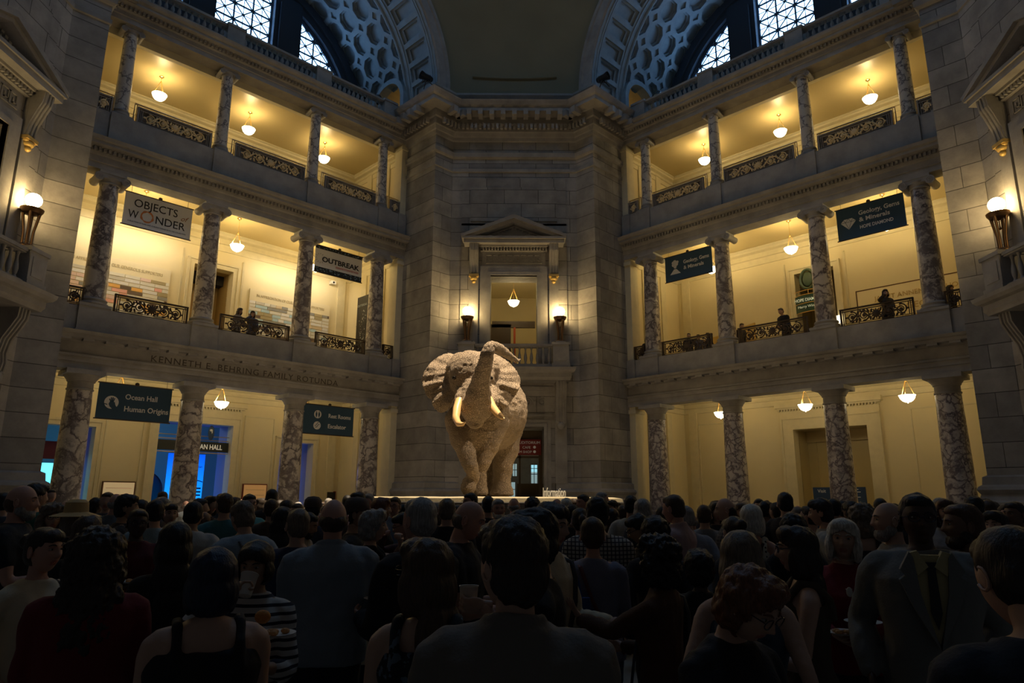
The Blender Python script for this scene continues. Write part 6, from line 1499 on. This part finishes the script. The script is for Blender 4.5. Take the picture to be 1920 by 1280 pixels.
# ------------------------------------------------------------- the crowd
WHITE, CREAM, BLACK, NAVY, GREY, RED_, TEAL = (.62,.60,.56), (.62,.52,.36), (.012,.012,.014), (.02,.035,.09), (.13,.13,.14), (.16,.010,.012), (.06,.20,.22)
LBLUE = (.24,.28,.32)
def D(**k): return k
PEOPLE = [
 # px, y of head top, distance, heading, looks, label, detail
 # --- nearest row
 (965, 978, 1.95, 180, D(hair='thick', hcol='dark', top=(.16,.14,.12), yaw=35, loose=.022, wide=1.1, collar=1, lh='bent', rh='bent', hem=.80), 'dark-haired man in a grey tweed jacket seen from behind, nearest the middle', 2),
 (190, 999, 3.1, 176, D(fem=True, hair='longcurly', hcol='dark', top=RED_, lh='bent', rh='bent', wide=1.28, hem=.78), 'woman in a dark red cardigan with big curly dark hair seen from behind', 2),
 (408, 1036, 2.75, 184, D(fem=True, hair='bob', hcol='blue', top=BLACK, sleeve='none', skin='light', lh='bent', rh='bent', wide=1.38), 'woman in a black tank top with a blue-black bob seen from behind', 2),
 (806, 1014, 2.35, 172, D(fem=True, hair='long', hcol='brown', top=pattern('dark_floral', 'noise', (.015,.02,.025), (.12,.17,.22), 26), sleeve='none', skin='light', yaw=58, glasses=True, wide=1.08, lh='bent', rh='down'), 'woman with long brown hair and glasses in a dark flowered sleeveless top', 2),
 (1432, 1074, 2.15, 48, D(fem=True, hair='afro', hcol='red', top=BLACK, nod=-24, yaw=10, glasses=True, skin='light', lean=8, rh='cross', lh=(.10,-.34,1.22), lh_k='fist', lh_d=(-.2,-.3,.9)), 'woman with curly red hair and glasses bowing her head at the bottom right', 2),
 (1876, 988, 1.85, -150, D(hair='short', hcol='dark', top=(.012,.015,.022), sleeve='short', wide=1.18, skin='light', nod=-14, rh='bent', lh='bent', lean=8), 'man in a dark T-shirt turned away at the right edge of the crowd', 2),
 (1497, 984, 3.3, -82, D(fem=True, hair='long', hcol='dark', top=(.07,.05,.03), sleeve='none', glasses=True, skin='light', rh='plate', lh='bent'), 'woman in profile with long dark hair, glasses and bare arms', 2),
 (1238, 1008, 3.5, -112, D(fem=True, hair='curly', hcol='black', top=(.10,.045,.022), skin='light', strap=((.02,.015,.012), -1), rh='bent', lh=(.05,-.48,1.25), lh_k='open', lh_n=(0,-.4,1), lh_d=(.2,-.5,.8), watch=1), 'woman in a brown top with curly black hair raising an open hand', 2),
 (1313, 1030, 3.5, 182, D(fem=True, hair='afro', hcol='black', top=BLACK, skin='dark', wide=1.05, hem=.8), 'short person in black with a round black hairdo seen from behind', 1),
 (1390, 994, 3.15, 176, D(fem=True, hair='long', hcol='ash', top=(.05,.075,.11), sleeve='none', skin='light', wide=1.08, rh='down', lh='down', watch=-1, watchm=('red_band', (.35,.03,.05))), 'woman with long ash-grey hair in a denim vest wearing a red wristband', 1),
 (1719, 920, 3.65, 8, D(hair='short', hcol='black', skin='dark', top=(.19,.19,.18), jacket=(.50,.42,.22), loose=.026, wide=1.18, glasses=True, hem=.74, rh='down', lh='down'), 'tall man in a grey suit with a cream shirt and dark tie facing forward', 2),
 (485, 1022, 3.5, -18, D(fem=True, hair='bowl', hcol='black', skin='tan', top=pattern('striped_knit', 'stripe', (.55,.52,.48), (.02,.02,.03), 24), sleeve='elbow', nod=-8, rh='face', lh=(.12,-.28,1.16), lh_k='grip'), 'black-haired woman in a striped top drinking from a white cup', 2),
 (90, 998, 3.7, 38, D(fem=True, hair='bun', hcol='dark', top=CREAM, skin='pink', loose=.022, yaw=6, strap=((.05,.03,.02), 1), lh='bent', rh='hip'), 'smiling woman in a cream jacket with dark hair tied back', 2),
 (335, 986, 4.0, 182, D(fem=True, hair='long', hcol='black', top=BLACK, lh='bent', rh='bent'), 'woman with straight long black hair in black seen from behind', 1),
 (630, 938, 4.15, 180, D(hair='balding', hcol='brown', top=LBLUE, wide=1.2, skin='pink', lh='bent', rh='bent', loose=.02, collar=1, bottom=(.012,.012,.016)), 'broad balding man in a blue dress shirt seen from behind', 2),
 (563, 958, 5.1, 168, D(hair='short', hcol='ash', top=NAVY, sleeve='short', strap=((.03,.03,.035), 1), yaw=30, rh='down', lh='bent'), 'man in a navy T-shirt with a shoulder strap left of the blue-shirted man', 1),
 (791, 936, 3.95, -140, D(hair='short', hcol='grey', top=BLACK, loose=.024, collar=1, skin='pink', rh='plate', lh='bent', wide=1.08), 'grey-haired man in a black suit with a white collar holding a plate', 2),
 (891, 940, 4.05, 78, D(hair='balding', hcol='ash', top=(.014,.014,.016), skin='pink', nod=-18, sleeve='short', rh='bent', lh='plate', wide=1.1), 'bald man in a black shirt bowing his head over his plate', 2),
 (1037, 946, 3.6, 62, D(hair='thick', hcol='dark', top=CREAM, skin='light', strap=((.03,.02,.016), 1), rh='down', lh='bent', nod=-6), 'young man in a cream shirt with a dark bag strap looking right', 2),
 (1004, 958, 2.72, -88, D(hair='thick', hcol='black', top=BLACK, sleeve='elbow', lh_d=(0,-1,.05), lh=(.04,-.20,1.35), lh_k='grip', rh='bent'), 'black-haired person holding out a cup beyond the man in tweed', 2),
 (1113, 969, 3.95, 184, D(fem=True, hair='short', hcol='brown', top=(.20,.20,.27), skin='pink', lh='bent', rh='bent', strap=((.13,.03,.025), 1), wide=1.05, bottom=(.06,.10,.14)), 'short-haired woman in a lilac-grey shirt with a red strap and blue tote', 1),
 (1122, 933, 4.9, 182, D(hair='thick', hcol='black', top=pattern('gingham_shirt', 'gingham', (.48,.44,.38), (.04,.035,.05), 34), wide=1.15, lh='bent', rh='bent'), 'man in a checked shirt standing behind the woman with the blue tote', 1),
 (1262, 926, 5.0, -118, D(hair='short', hcol='brown', skin='pink', top=(.46,.32,.32), collar=1, nod=-8, rh='plate', lh='bent', wide=1.08), 'tall man in a pink shirt turned to the left', 1),
 (1287, 947, 5.7, -160, D(hair='short', hcol='grey', top=(.24,.26,.31), side=0, lean=10, rh='down', lh='down'), 'grey-haired man in a blue-grey shirt behind the man in pink', 1),
 (1192, 966, 4.9, -75, D(hair='thick', hcol='black', skin='tan', glasses=True, top=BLACK, nod=-22, rh='plate', lh='plate'), 'man with glasses in black looking down left of the pink shirt', 1),
 (1231, 968, 4.3, 186, D(fem=True, hair='afro', hcol='black', top=(.02,.018,.02)), 'curly black-haired person in black between two taller men', 1),
 (1410, 943, 5.5, 172, D(fem=True, hair='bob', hcol='white', skin='pink', top=pattern('polka_dot', 'dots', (.62,.58,.48), (.02,.02,.02), 26), sleeve='none', strap=((.02,.015,.015), -1)), 'woman with a pale blonde bob in a polka dot top seen from behind', 1),
 (1376, 966, 4.7, -150, D(fem=True, hair='bun', hcol='dark', top=BLACK, collar=1, lean=8), 'woman in black with a white neckline left of the polka dot top', 1),
 (1361, 930, 6.6, -85, D(hair='balding', hcol='dark', skin='light', top=pattern('dark_check', 'gingham', (.05,.05,.06), (.14,.13,.12), 30), nod=-5), 'man with receding dark hair in a dark checked shirt in profile', 1),
 (1322, 944, 8.0, 180, D(hair='short', hcol='brown', top=(.26,.25,.25), sleeve='short'), 'person in a plain light grey T-shirt beyond the blue-grey shirt', 1),
 (1583, 969, 4.2, 5, D(fem=True, hair='bob', hcol='white', skin='light', top=(.20,.012,.02), necklace=True, rh=(-.12,-.32,1.10), rh_k='flat', lh='plate', yaw=-6, tilt=4), 'woman with a white-blonde bob in a dark red jacket facing forward', 2),
 (1668, 935, 4.1, -72, D(hair='balding', hcol='dark', skin='light', top=(.28,.27,.27), beard='grey', rh='bent', lh='bent'), 'balding bearded man in a pale shirt behind the man in the grey suit', 1),
 (1806, 938, 3.9, -70, D(hair='short', hcol='auburn', skin='brown', top=(.05,.035,.03), beard='dark', wide=1.1), 'bearded man in a dark shirt right of the man in the grey suit', 1),
 (1867, 951, 6.0, -25, D(fem=True, hair='long', hcol='dark', skin='light', top=(.05,.04,.04)), 'long-haired woman in dark clothes near the right edge facing forward', 1),
 (1538, 932, 6.4, -95, D(hair='thick', hcol='dark', skin='light', top=(.40,.38,.34), sleeve='short', nod=-6), 'man in profile wearing a light T-shirt above the blonde woman', 1),
 (1520, 943, 7.2, -120, D(hair='short', hcol='black', top=(.30,.28,.26)), 'man in a pale shirt left of the light T-shirted man in profile', 1),
 (1473, 919, 8.3, 150, D(hair='short', hcol='black', top=BLACK, yaw=40), 'tall man in black standing out against the plain doorway on the right', 1),
 (1489, 960, 5.2, 180, D(fem=True, hair='afro', hcol='black', top=BLACK), 'dark-haired person behind the woman in profile with glasses', 1),
 (1618, 943, 6.2, 184, D(fem=True, hair='curly', hcol='ash', top=BLACK, sleeve='none'), 'curly-haired woman in a black sleeveless top left of the balding man', 1),
 (1565, 930, 8.8, 176, D(hair='short', hcol='black', top=(.05,.05,.06)), 'dark-haired man in front of the blue notice board', 1),
 (1772, 930, 7.2, 10, D(fem=True, hair='long', hcol='auburn', top=(.30,.28,.28)), 'auburn-haired woman facing forward beyond the grey suit', 1),
 (1827, 925, 7.4, 182, D(hair='thick', hcol='black', top=BLACK), 'tall black-haired man beyond the bearded man at the right', 1),
 (1903, 933, 7.0, -40, D(hair='short', hcol='dark', skin='brown', top=(.05,.05,.05)), 'man at the far right edge looking left', 1),
 # --- left half, middle distance
 (45, 917, 5.4, 75, D(hair='balding', hcol='auburn', skin='pink', beard='grey', top=(.015,.018,.022), sleeve='short', wide=1.2, rh='bent', lh='bent'), 'tall bearded man with thinning red hair in a dark T-shirt', 1),
 (72, 916, 7.6, 120, D(hair='thick', hcol='black', top=(.02,.10,.06)), 'dark-haired person in a green shirt beside the tall bearded man', 1),
 (103, 955, 6.6, 12, D(fem=True, hair='curly', hcol='ash', glasses=True, top=(.06,.07,.06)), 'woman with glasses and frizzy hair behind the cream jacket', 1),
 (98, 924, 13.0, 30, D(hair='short', hcol='black', top=(.45,.42,.36)), 'small distant man in a pale shirt by the cyan screen', 0),
 (147, 957, 6.3, -155, D(hair='bob', fem=True, hcol='ash', hat='sun', top=BLACK, skin='light', strap=((.5,.45,.35), 1)), 'person in a straw sun hat and black top', 1),
 (170, 974, 4.7, 170, D(fem=True, hair='long', hcol='brown', top=(.02,.02,.02)), 'brown-haired woman half hidden behind the curly dark hair', 1),
 (264, 961, 5.9, 5, D(hair='short', hcol='black', skin='dark', glasses=True, top=(.09,.010,.015), rh='plate', lh='bent'), 'person with glasses in a dark maroon shirt facing forward', 1),
 (241, 935, 7.2, 85, D(hair='thick', hcol='black', skin='tan', top=(.02,.02,.02)), 'black-haired man in profile looking toward the elephant, left side', 1),
 (268, 943, 8.0, 160, D(hair='short', hcol='black', top=(.03,.03,.03)), 'black-haired guest behind the maroon shirt', 1),
 (296, 943, 6.9, 178, D(hair='short', hcol='black', top=(.28,.36,.38), strap=((.03,.03,.03), 1)), 'man in a pale blue-green shirt with a strap seen from behind', 1),
 (323, 949, 7.8, 15, D(fem=True, hair='bun', hcol='dark', skin='light', top=(.10,.03,.03)), 'woman with hair tied up facing forward right of the pale green shirt', 1),
 (368, 946, 6.1, 166, D(hair='short', hcol='black', skin='tan', top=(.50,.46,.40), lean=6, wide=1.1), 'man in a cream shirt leaning over, seen from behind', 1),
 (425, 930, 7.8, 178, D(hair='short', hcol='brown', top=TEAL, sleeve='short', yaw=30), 'man in a teal polo shirt seen from behind', 1),
 (455, 948, 5.8, -152, D(hair='thick', hcol='ash', top=(.27,.33,.38), strap=((.03,.03,.035), 1), nod=-14, lean=6, wide=1.12), 'curly grey-haired man in a sky blue shirt bending his head', 1),
 (387, 964, 8.2, 0, D(hair='balding', hcol='dark', skin='brown', top=(.05,.03,.03), nod=-15), 'short bald person right of the cream shirt', 1),
 (471, 931, 9.0, 20, D(hair='short', hcol='brown', glasses=True, top=(.10,.34,.36)), 'man with glasses in a turquoise shirt near the framed orange panel', 1),
 (533, 955, 6.0, 172, D(fem=True, hair='long', hcol='black', top=(.30,.24,.20)), 'long-haired woman left of the navy T-shirt', 1),
 (513, 921, 11.0, 182, D(hair='short', hcol='black', top=(.04,.035,.03)), 'man whose head stands above the crowd left of a ground floor column', 0),
 (512, 940, 8.6, 185, D(hair='short', hcol='brown', top=(.10,.07,.05)), 'brown-haired man below the man standing above the crowd', 1),
 (588, 966, 6.3, 70, D(hair='short', hcol='black', beard='black', nod=-22, skin='tan', top=(.28,.24,.20)), 'bearded man looking down between the navy shirt and blue shirt', 1),
 (590, 938, 8.0, 185, D(hair='short', hcol='black', hat='cap', top=(.05,.06,.09)), 'man in a black cap and dark blue top', 1),
 (672, 940, 5.6, 80, D(hair='short', hcol='dark', hat='cap', skin='tan', top=(.03,.028,.028)), 'man in a brown baseball cap looking right', 1),
 (674, 925, 9.0, -60, D(hair='short', hcol='dark', skin='pink', top=(.05,.04,.04)), 'dark-haired man above the baseball cap', 1),
 (693, 928, 9.8, -30, D(hair='short', hcol='grey', skin='pink', top=(.06,.05,.05)), 'grey-haired man right of the baseball cap', 1),
 (654, 931, 12.5, 180, D(hair='short', hcol='black', top=(.45,.42,.40)), 'distant dark-haired guest with a white collar before the central pier', 0),
 (717, 936, 7.9, 95, D(fem=True, hair='bob', hcol='red', skin='light', top=(.03,.025,.025)), 'red-haired woman in dark clothes looking right', 1),
 (743, 934, 9.0, -20, D(hair='short', hcol='brown', glasses=True, skin='pink', top=(.24,.32,.46), collar=1), 'man with glasses in a bright blue shirt facing forward', 1),
 (703, 960, 5.1, 88, D(fem=True, hair='afro', hcol='grey', skin='light', top=BLACK, sleeve='none', rh='down', lh='face'), 'curly grey-haired woman in a black sleeveless top with a cream tote bag', 1),
 (754, 964, 6.3, -80, D(fem=True, hair='bun', hcol='black', glasses=True, skin='pink', top=(.08,.03,.03), nod=-18, rh='face', lh='plate'), 'woman with glasses eating, facing the curly grey-haired woman', 1),
 (841, 936, 7.0, 182, D(hair='short', hcol='ash', top=BLACK, loose=.022), 'man in a black suit seen from behind below the elephant', 1),
 (885, 925, 10.0, -60, D(hair='short', hcol='dark', glasses=True, skin='pink', top=(.05,.04,.04)), 'dark-haired man with glasses right below the elephant\'s raised foot', 1),
 (918, 931, 9.0, 178, D(hair='short', hcol='black', top=(.03,.03,.03)), 'black-haired guest below the elephant seen from behind', 1),
 (937, 936, 8.8, 10, D(hair='short', hcol='grey', beard='white', skin='pink', top=(.10,.09,.09)), 'white-bearded man facing forward below the elephant', 1),
 (966, 933, 10.4, 170, D(hair='balding', hcol='grey', skin='pink', top=(.05,.05,.05)), 'bald-headed man right of the white-bearded man', 1),
 (1001, 933, 9.6, 180, D(hair='afro', hcol='black', top=(.02,.02,.02)), 'round-haired guest in front of the pale sand on the platform', 1),
 (1047, 934, 11.0, -30, D(hair='balding', hcol='white', skin='pink', top=(.06,.05,.05)), 'balding white-haired man below the Information lettering', 1),
 (1064, 933, 10.0, 200, D(hair='short', hcol='white', skin='pink', top=(.07,.06,.06)), 'white-haired person right of the Information lettering', 1),
 (1096, 926, 10.0, -55, D(hair='short', hcol='dark', skin='pink', top=(.05,.045,.04)), 'dark-haired man in profile at the right end of the platform', 1),
 (1090, 952, 5.6, 190, D(fem=True, hair='pony', hcol='dark', top=(.05,.045,.05)), 'person with a dark ponytail left of the checked shirt', 1),
 (1130, 921, 11.5, 100, D(hair='short', hcol='grey', skin='pink', top=(.32,.32,.34)), 'tall grey-haired man in a pale shirt before the central pier', 0),
 (1151, 936, 11.0, -50, D(fem=True, hair='bun', hcol='dark', skin='tan', top=(.05,.05,.05)), 'small dark-haired woman right of the tall grey-haired man', 0),
 (1185, 927, 8.8, 175, D(hair='short', hcol='black', hat=None, top=(.45,.42,.36)), 'dark-haired guest in a cream top left of a breccia column', 1),
 (1207, 934, 8.2, 182, D(fem=True, hair='bob', hcol='grey', top=(.06,.05,.05)), 'grey bob-haired guest in front of a breccia column', 1),
 (1344, 939, 8.8, 20, D(fem=True, hair='bob', hcol='dark', skin='light', top=(.04,.04,.05)), 'dark bob-haired woman left of the receding dark-haired man', 1),
]
INFO = {}
PEOPLE.sort(key=lambda r: r[2]); _sp = []; _pp = []
for r in PEOPLE:                     # keep everyone a body's width apart
    px, yt, Y = r[:3]
    for k in range(40):
        x = px_point(px, yt, Y).x; near = .62 if Y < 6 else .60
        if all((x-a)**2+(Y-b_)**2 > near**2 for a, b_ in _sp): break
        Y += .06
    _sp.append((x, Y)); _pp.append((px, yt, Y)+tuple(r[3:]))
PEOPLE = _pp
for px, yt, Y, rz, sp, lb, hi in PEOPLE:
    sp.setdefault('seed', int(px)); sp.setdefault('face', abs((rz+sp.get('yaw', 0)+180) % 360-180) < 125)
    INFO[(px)] = stand(px, yt, Y, rz, sp, lb, hi)

# --- things held or carried
def held(px, s, builder, off=(0, 0, 0), rot=Matrix(), keep_up=True):
    o, info, mtx, sc = INFO[px]; hmx = mtx @ info['hands'][s]; loc = hmx @ Vector(off)
    return builder(Matrix.Translation(loc) @ rot)
def paper_cup(mtx, label):
    r = empty('paper_cup', mtx, label, 'cup', None); m = MB(); m.lathe([(.027, -.05), (.030, -.048), (.039, .048), (.041, .05), (.041, .053), (.038, .052), (.029, -.04)], 24, cap=False); m.lathe([(.0, -.048), (.028, -.048)], 24, cap=False); m.obj('cup_wall', cmat('paper_white', (.62, .58, .52), .6, 0), r, smooth=True)
    m = MB(); m.lathe([(0, .03), (.036, .03)], 20, cap=False); m.obj('coffee', cmat('coffee', (.05, .025, .012), .2, 0), r); return r
def plate(mtx, label, r_=.095):
    r = empty('paper_plate', mtx, label, 'plate', 'paper plates in guests\' hands'); m = MB(); m.lathe([(.0, 0), (.6*r_, .0), (.75*r_, .006), (r_, .013), (r_*1.02, .015), (.74*r_, .009), (.58*r_, .004), (0, .004)], 28, cap=False); m.obj('dish', cmat('paper_white', (.62, .58, .52), .6, 0), r, smooth=True)
    m = MB(); rg = random.Random(int(mtx.translation.x*100)); [m.ell((rg.uniform(-.04, .04), rg.uniform(-.04, .04), .016), (.02, .016, .012), 8, 6) for i in range(5)]; m.obj('food', cmat('orange_food', (.55, .26, .08), .6, .2), r); return r
def tote(mtx, label, col, w=.34, h=.38, strap=.42):
    r = empty('tote_bag', mtx, label, 'bag', None); m = MB(); vs = []
    ringloft(m, [(-h, w*.45, .06, 0), (-h*.98, w*.5, .075, 0), (-h*.5, w*.49, .06, 0), (-.02, w*.47, .035, 0), (0, w*.47, .03, 0)], 24); m.obj('sack', col, r, smooth=True)
    m = MB(); m.tube([(-w*.25, 0, -.02), (-w*.14, 0, strap*.6), (0, 0, strap), (w*.14, 0, strap*.6), (w*.25, 0, -.02)], .014, 6, flat=.5); m.obj('strap', col, r, smooth=True); return r
held(485, -1, lambda m: paper_cup(m, 'white paper cup held to the mouth of the woman in stripes'), (0, .030, -.075), Matrix.Rotation(-.5, 4, 'X'))
held(1004, 1, lambda m: paper_cup(m, 'white paper cup held out left of the man in the tweed jacket'), (0, .042, -.072))
held(1583, 1, lambda m: plate(m, 'upper white plate held by the blonde woman in dark red'), (0, .024, -.09)); held(1583, -1, lambda m: plate(m, 'lower white plate held by the blonde woman in dark red'), (0, .024, -.09))
held(791, -1, lambda m: plate(m, 'white plate in the hand of the man in the black suit'), (0, .024, -.09))
held(891, 1, lambda m: plate(m, 'plate held by the bald man in the black shirt'), (0, .024, -.09))
held(754, 1, lambda m: plate(m, 'plate held by the eating woman with glasses'), (0, .024, -.09))
held(264, -1, lambda m: plate(m, 'plate held by the person in the maroon shirt'), (0, .024, -.09))
plate(Matrix.Translation(px_point(518, 1196, 3.15)) , 'white plate held low by the woman in the striped top', .09)
m = MB(); q = px_point(497, 1160, 3.1); m.ell((0, 0, 0), (.035, .02, .028), 12, 8); o = m.obj('orange_snack', cmat('orange_food2', (.65, .26, .05), .6, .2), None, Matrix.Translation(q), smooth=True); tag(o, 'orange snack in the fingers of the woman in stripes', 'food')
def carried(px, x, z, y=0, rz=pi/2): return INFO[px][2] @ T(x, y, z, rz)
tote(carried(703, -.27, 1.02), 'cream canvas tote bag hanging beside the curly grey-haired woman', cmat('cream_canvas', (.55, .47, .34)), .36, .36, .38)
tote(carried(1113, .16, 1.24, .23, 0), 'blue tote bag on the shoulder of the short-haired woman', cmat('blue_canvas', (.02, .06, .22)), .26, .36, .19)
tote(carried(1037, -.27, 1.0), 'black handbag hanging beside the young man in the cream shirt', cmat('black_leather', (.012, .012, .014), .35), .26, .18, .40)
# --- balcony guests
def balcony(F, x, y, z, rz, sp, label, h=1.7):
    out, info = build_person(label, sp, 1); mtx = F @ T(x, y, z, radians(rz)) @ Matrix.Scale(h/1.735, 4); return place_person(out, mtx, label)
def bx(F, px, py, y):      # gallery x of a pixel at a given depth behind the arcade
    d = px_point(px, py, 1.0)-Vector((0, 0, EYE)); Fi = F.inverted(); o0 = Fi @ Vector((0, 0, EYE)); dd = Fi.to_3x3() @ d; t = (y-o0.y)/dd.y; q = o0+dd*t; return q.x, q.z
for F, px, py, dep, rz, sp, lb in (
    (FL, 446, 582, .55, 20, D(fem=True, hair='long', hcol='dark', top=(.35,.30,.24), rh='bent', lh='bent', lean=8), 'long-haired woman leaning on the left middle balcony railing'),
    (FL, 474, 588, .55, -25, D(fem=True, hair='long', hcol='black', top=(.10,.12,.20), rh='face', lh='bent', lean=6), 'dark-haired woman raising a phone at the left middle balcony railing'),
    (FR, 1658, 537, .55, 25, D(fem=True, hair='bob', hcol='dark', top=(.06,.05,.04), rh='face', lh='cross'), 'woman standing at the right middle balcony railing below the gem banner'),
    (FR, 1470, 570, .55, -20, D(hair='short', hcol='dark', top=(.012,.012,.012), rh='bent', lh='bent', lean=16), 'man in black leaning on the right middle balcony railing'),
    (FR, 1779, 528, .8, 70, D(fem=True, hair='longcurly', hcol='dark', top=(.03,.03,.03)), 'dark-haired woman at the outer end of the right middle balcony'),
    (FR, 1384, 603, .9, 60, D(hair='short', hcol='brown', top=(.05,.04,.04), lean=20), 'brown-haired guest just right of a column on the right middle balcony'),
    (FR, 1291, 622, .6, 20, D(hair='short', hcol='black', top=(.03,.03,.03)), 'first of three guests behind the inner bay railing, right middle balcony'),
    (FR, 1309, 624, .9, -10, D(hair='short', hcol='dark', glasses=True, top=(.10,.12,.18)), 'middle one of three guests at the inner bay railing, right middle balcony'),
    (FR, 1327, 621, .6, -40, D(fem=True, hair='bob', hcol='dark', top=(.04,.04,.05)), 'guest nearest the column among three at the inner bay railing'),
    (FR, 1213, 622, .9, 40, D(fem=True, hair='long', hcol='black', top=(.03,.03,.03)), 'dark figure behind the innermost column of the right middle balcony'),
    ):
    x, z = bx(F, px, py, A+dep); balcony(F, x, A+dep, 7.01, rz, sp, lb, max(1.45, min(1.86, z-7.0)))

# --- the far crowd: copies of a few built guests, heads showing between the others
TPL = []
for i, sp in enumerate((D(hair='short', hcol='black', top=(.04,.04,.05)), D(hair='short', hcol='brown', top=(.10,.12,.16), yaw=20), D(fem=True, hair='long', hcol='dark', top=(.05,.03,.03)), D(fem=True, hair='bob', hcol='ash', top=(.07,.07,.07)), D(hair='balding', hcol='grey', skin='pink', top=(.16,.18,.20)), D(hair='thick', hcol='black', skin='brown', top=(.03,.03,.035), yaw=-30), D(fem=True, hair='bun', hcol='brown', top=(.20,.18,.15)), D(hair='short', hcol='grey', skin='pink', top=(.05,.05,.06), glasses=False))):
    out, info = build_person('t', dict(sp, seed=100+i, lh='bent', rh='bent'), 0); TPL.append(out)
DESC = ['black-haired man', 'brown-haired man', 'woman with long dark hair', 'woman with an ash-coloured bob', 'balding man', 'man with thick black hair', 'woman with brown hair tied up', 'grey-haired man']
protos = {}
rng = random.Random(11)
placed = []
for px, yt, Y, rz, sp, lb, hi in PEOPLE:
    p = px_point(px, yt, Y); placed.append((p.x, Y))
listed = [(12,930,8.5,0),(205,928,10,1),(221,930,9.4,4),(184,940,9.2,5),(128,944,8.6,4),(137,949,7.5,6),(309,922,13.5,1),(307,936,10.5,7),(397,934,10,2),(418,929,11,1),(378,938,9,0),(444,935,9.5,1),(402,941,8.6,2),(1582,932,9.3,0),(1597,934,8.2,5),(1458,936,7.6,0),(1498,945,7.8,3),(1652,927,9.5,0),(1765,925,9,7),(1841,926,9,2),(1853,928,8,1),(1437,936,8,5),(1425,930,9.5,0),(1392,938,8.3,3),(1245,946,8,2),(1700,936,8.6,5),(1745,940,8,3),(1885,938,9,0),(1912,945,8,2),(860,946,8,0),(820,944,8.4,3),(783,944,8.6,2),(760,947,8,5),(620,947,9,3),(560,946,8.8,1),(540,940,9.6,2),(1020,946,8.2,0),(1075,945,8.6,5),(1150,950,8,2),(1170,944,9.4,1)]
for px, yt, Y, t in listed:
    for k in range(70):
        p = px_point(px, yt, Y)
        if all((p.x-a)**2+(Y-b_)**2 > .60**2 for a, b_ in placed): break
        Y += .08
    else: continue
    placed.append((p.x, Y))
    protos.setdefault('L', []).append((p.x, Y, p.z, t, rng.uniform(120, 240) if rng.random() < .65 else rng.uniform(-80, 80)))
cand = protos['L']; tries = 0
while len(cand) < 150 and tries < 6000:
    tries += 1; Y = rng.uniform(7.6, 20); x = rng.uniform(-.80, .80)*Y*.98
    if ((x+.45)/4.0)**2+((Y-18.9)/4.8)**2 < 1: continue
    if abs(x)+Y > 27.4 or Y > 13.5 and abs(x) < 3.9: continue
    if abs(x) > 12.2: continue
    if any((x-a)**2+(Y-b_)**2 < .66**2 for a, b_ in placed): continue
    placed.append((x, Y)); cand.append((x, Y, rng.uniform(1.58, 1.80), rng.randrange(8), rng.uniform(130, 230) if rng.random() < .7 else rng.uniform(-90, 90)))
first = {}
for x, Y, h, t, rz in cand:
    mtx = Matrix.Translation((x, Y, 0)) @ Matrix.Rotation(radians(rz), 4, 'Z') @ Matrix.Scale(min(1.9, max(1.45, h))/1.735, 4)
    zone = 'before the left arcade' if x < -2.6 else 'before the right arcade' if x > 2.2 else 'before the elephant platform'
    lb = '%s in the distant crowd %s' % (DESC[t], zone); gp = '%ss in the crowd %s' % (DESC[t], zone)
    if t not in first: first[t] = place_person(TPL[t], mtx, lb, gp)
    else:
        c = copy_tree(first[t], None, mtx); tag(c, lb, 'person', gp)
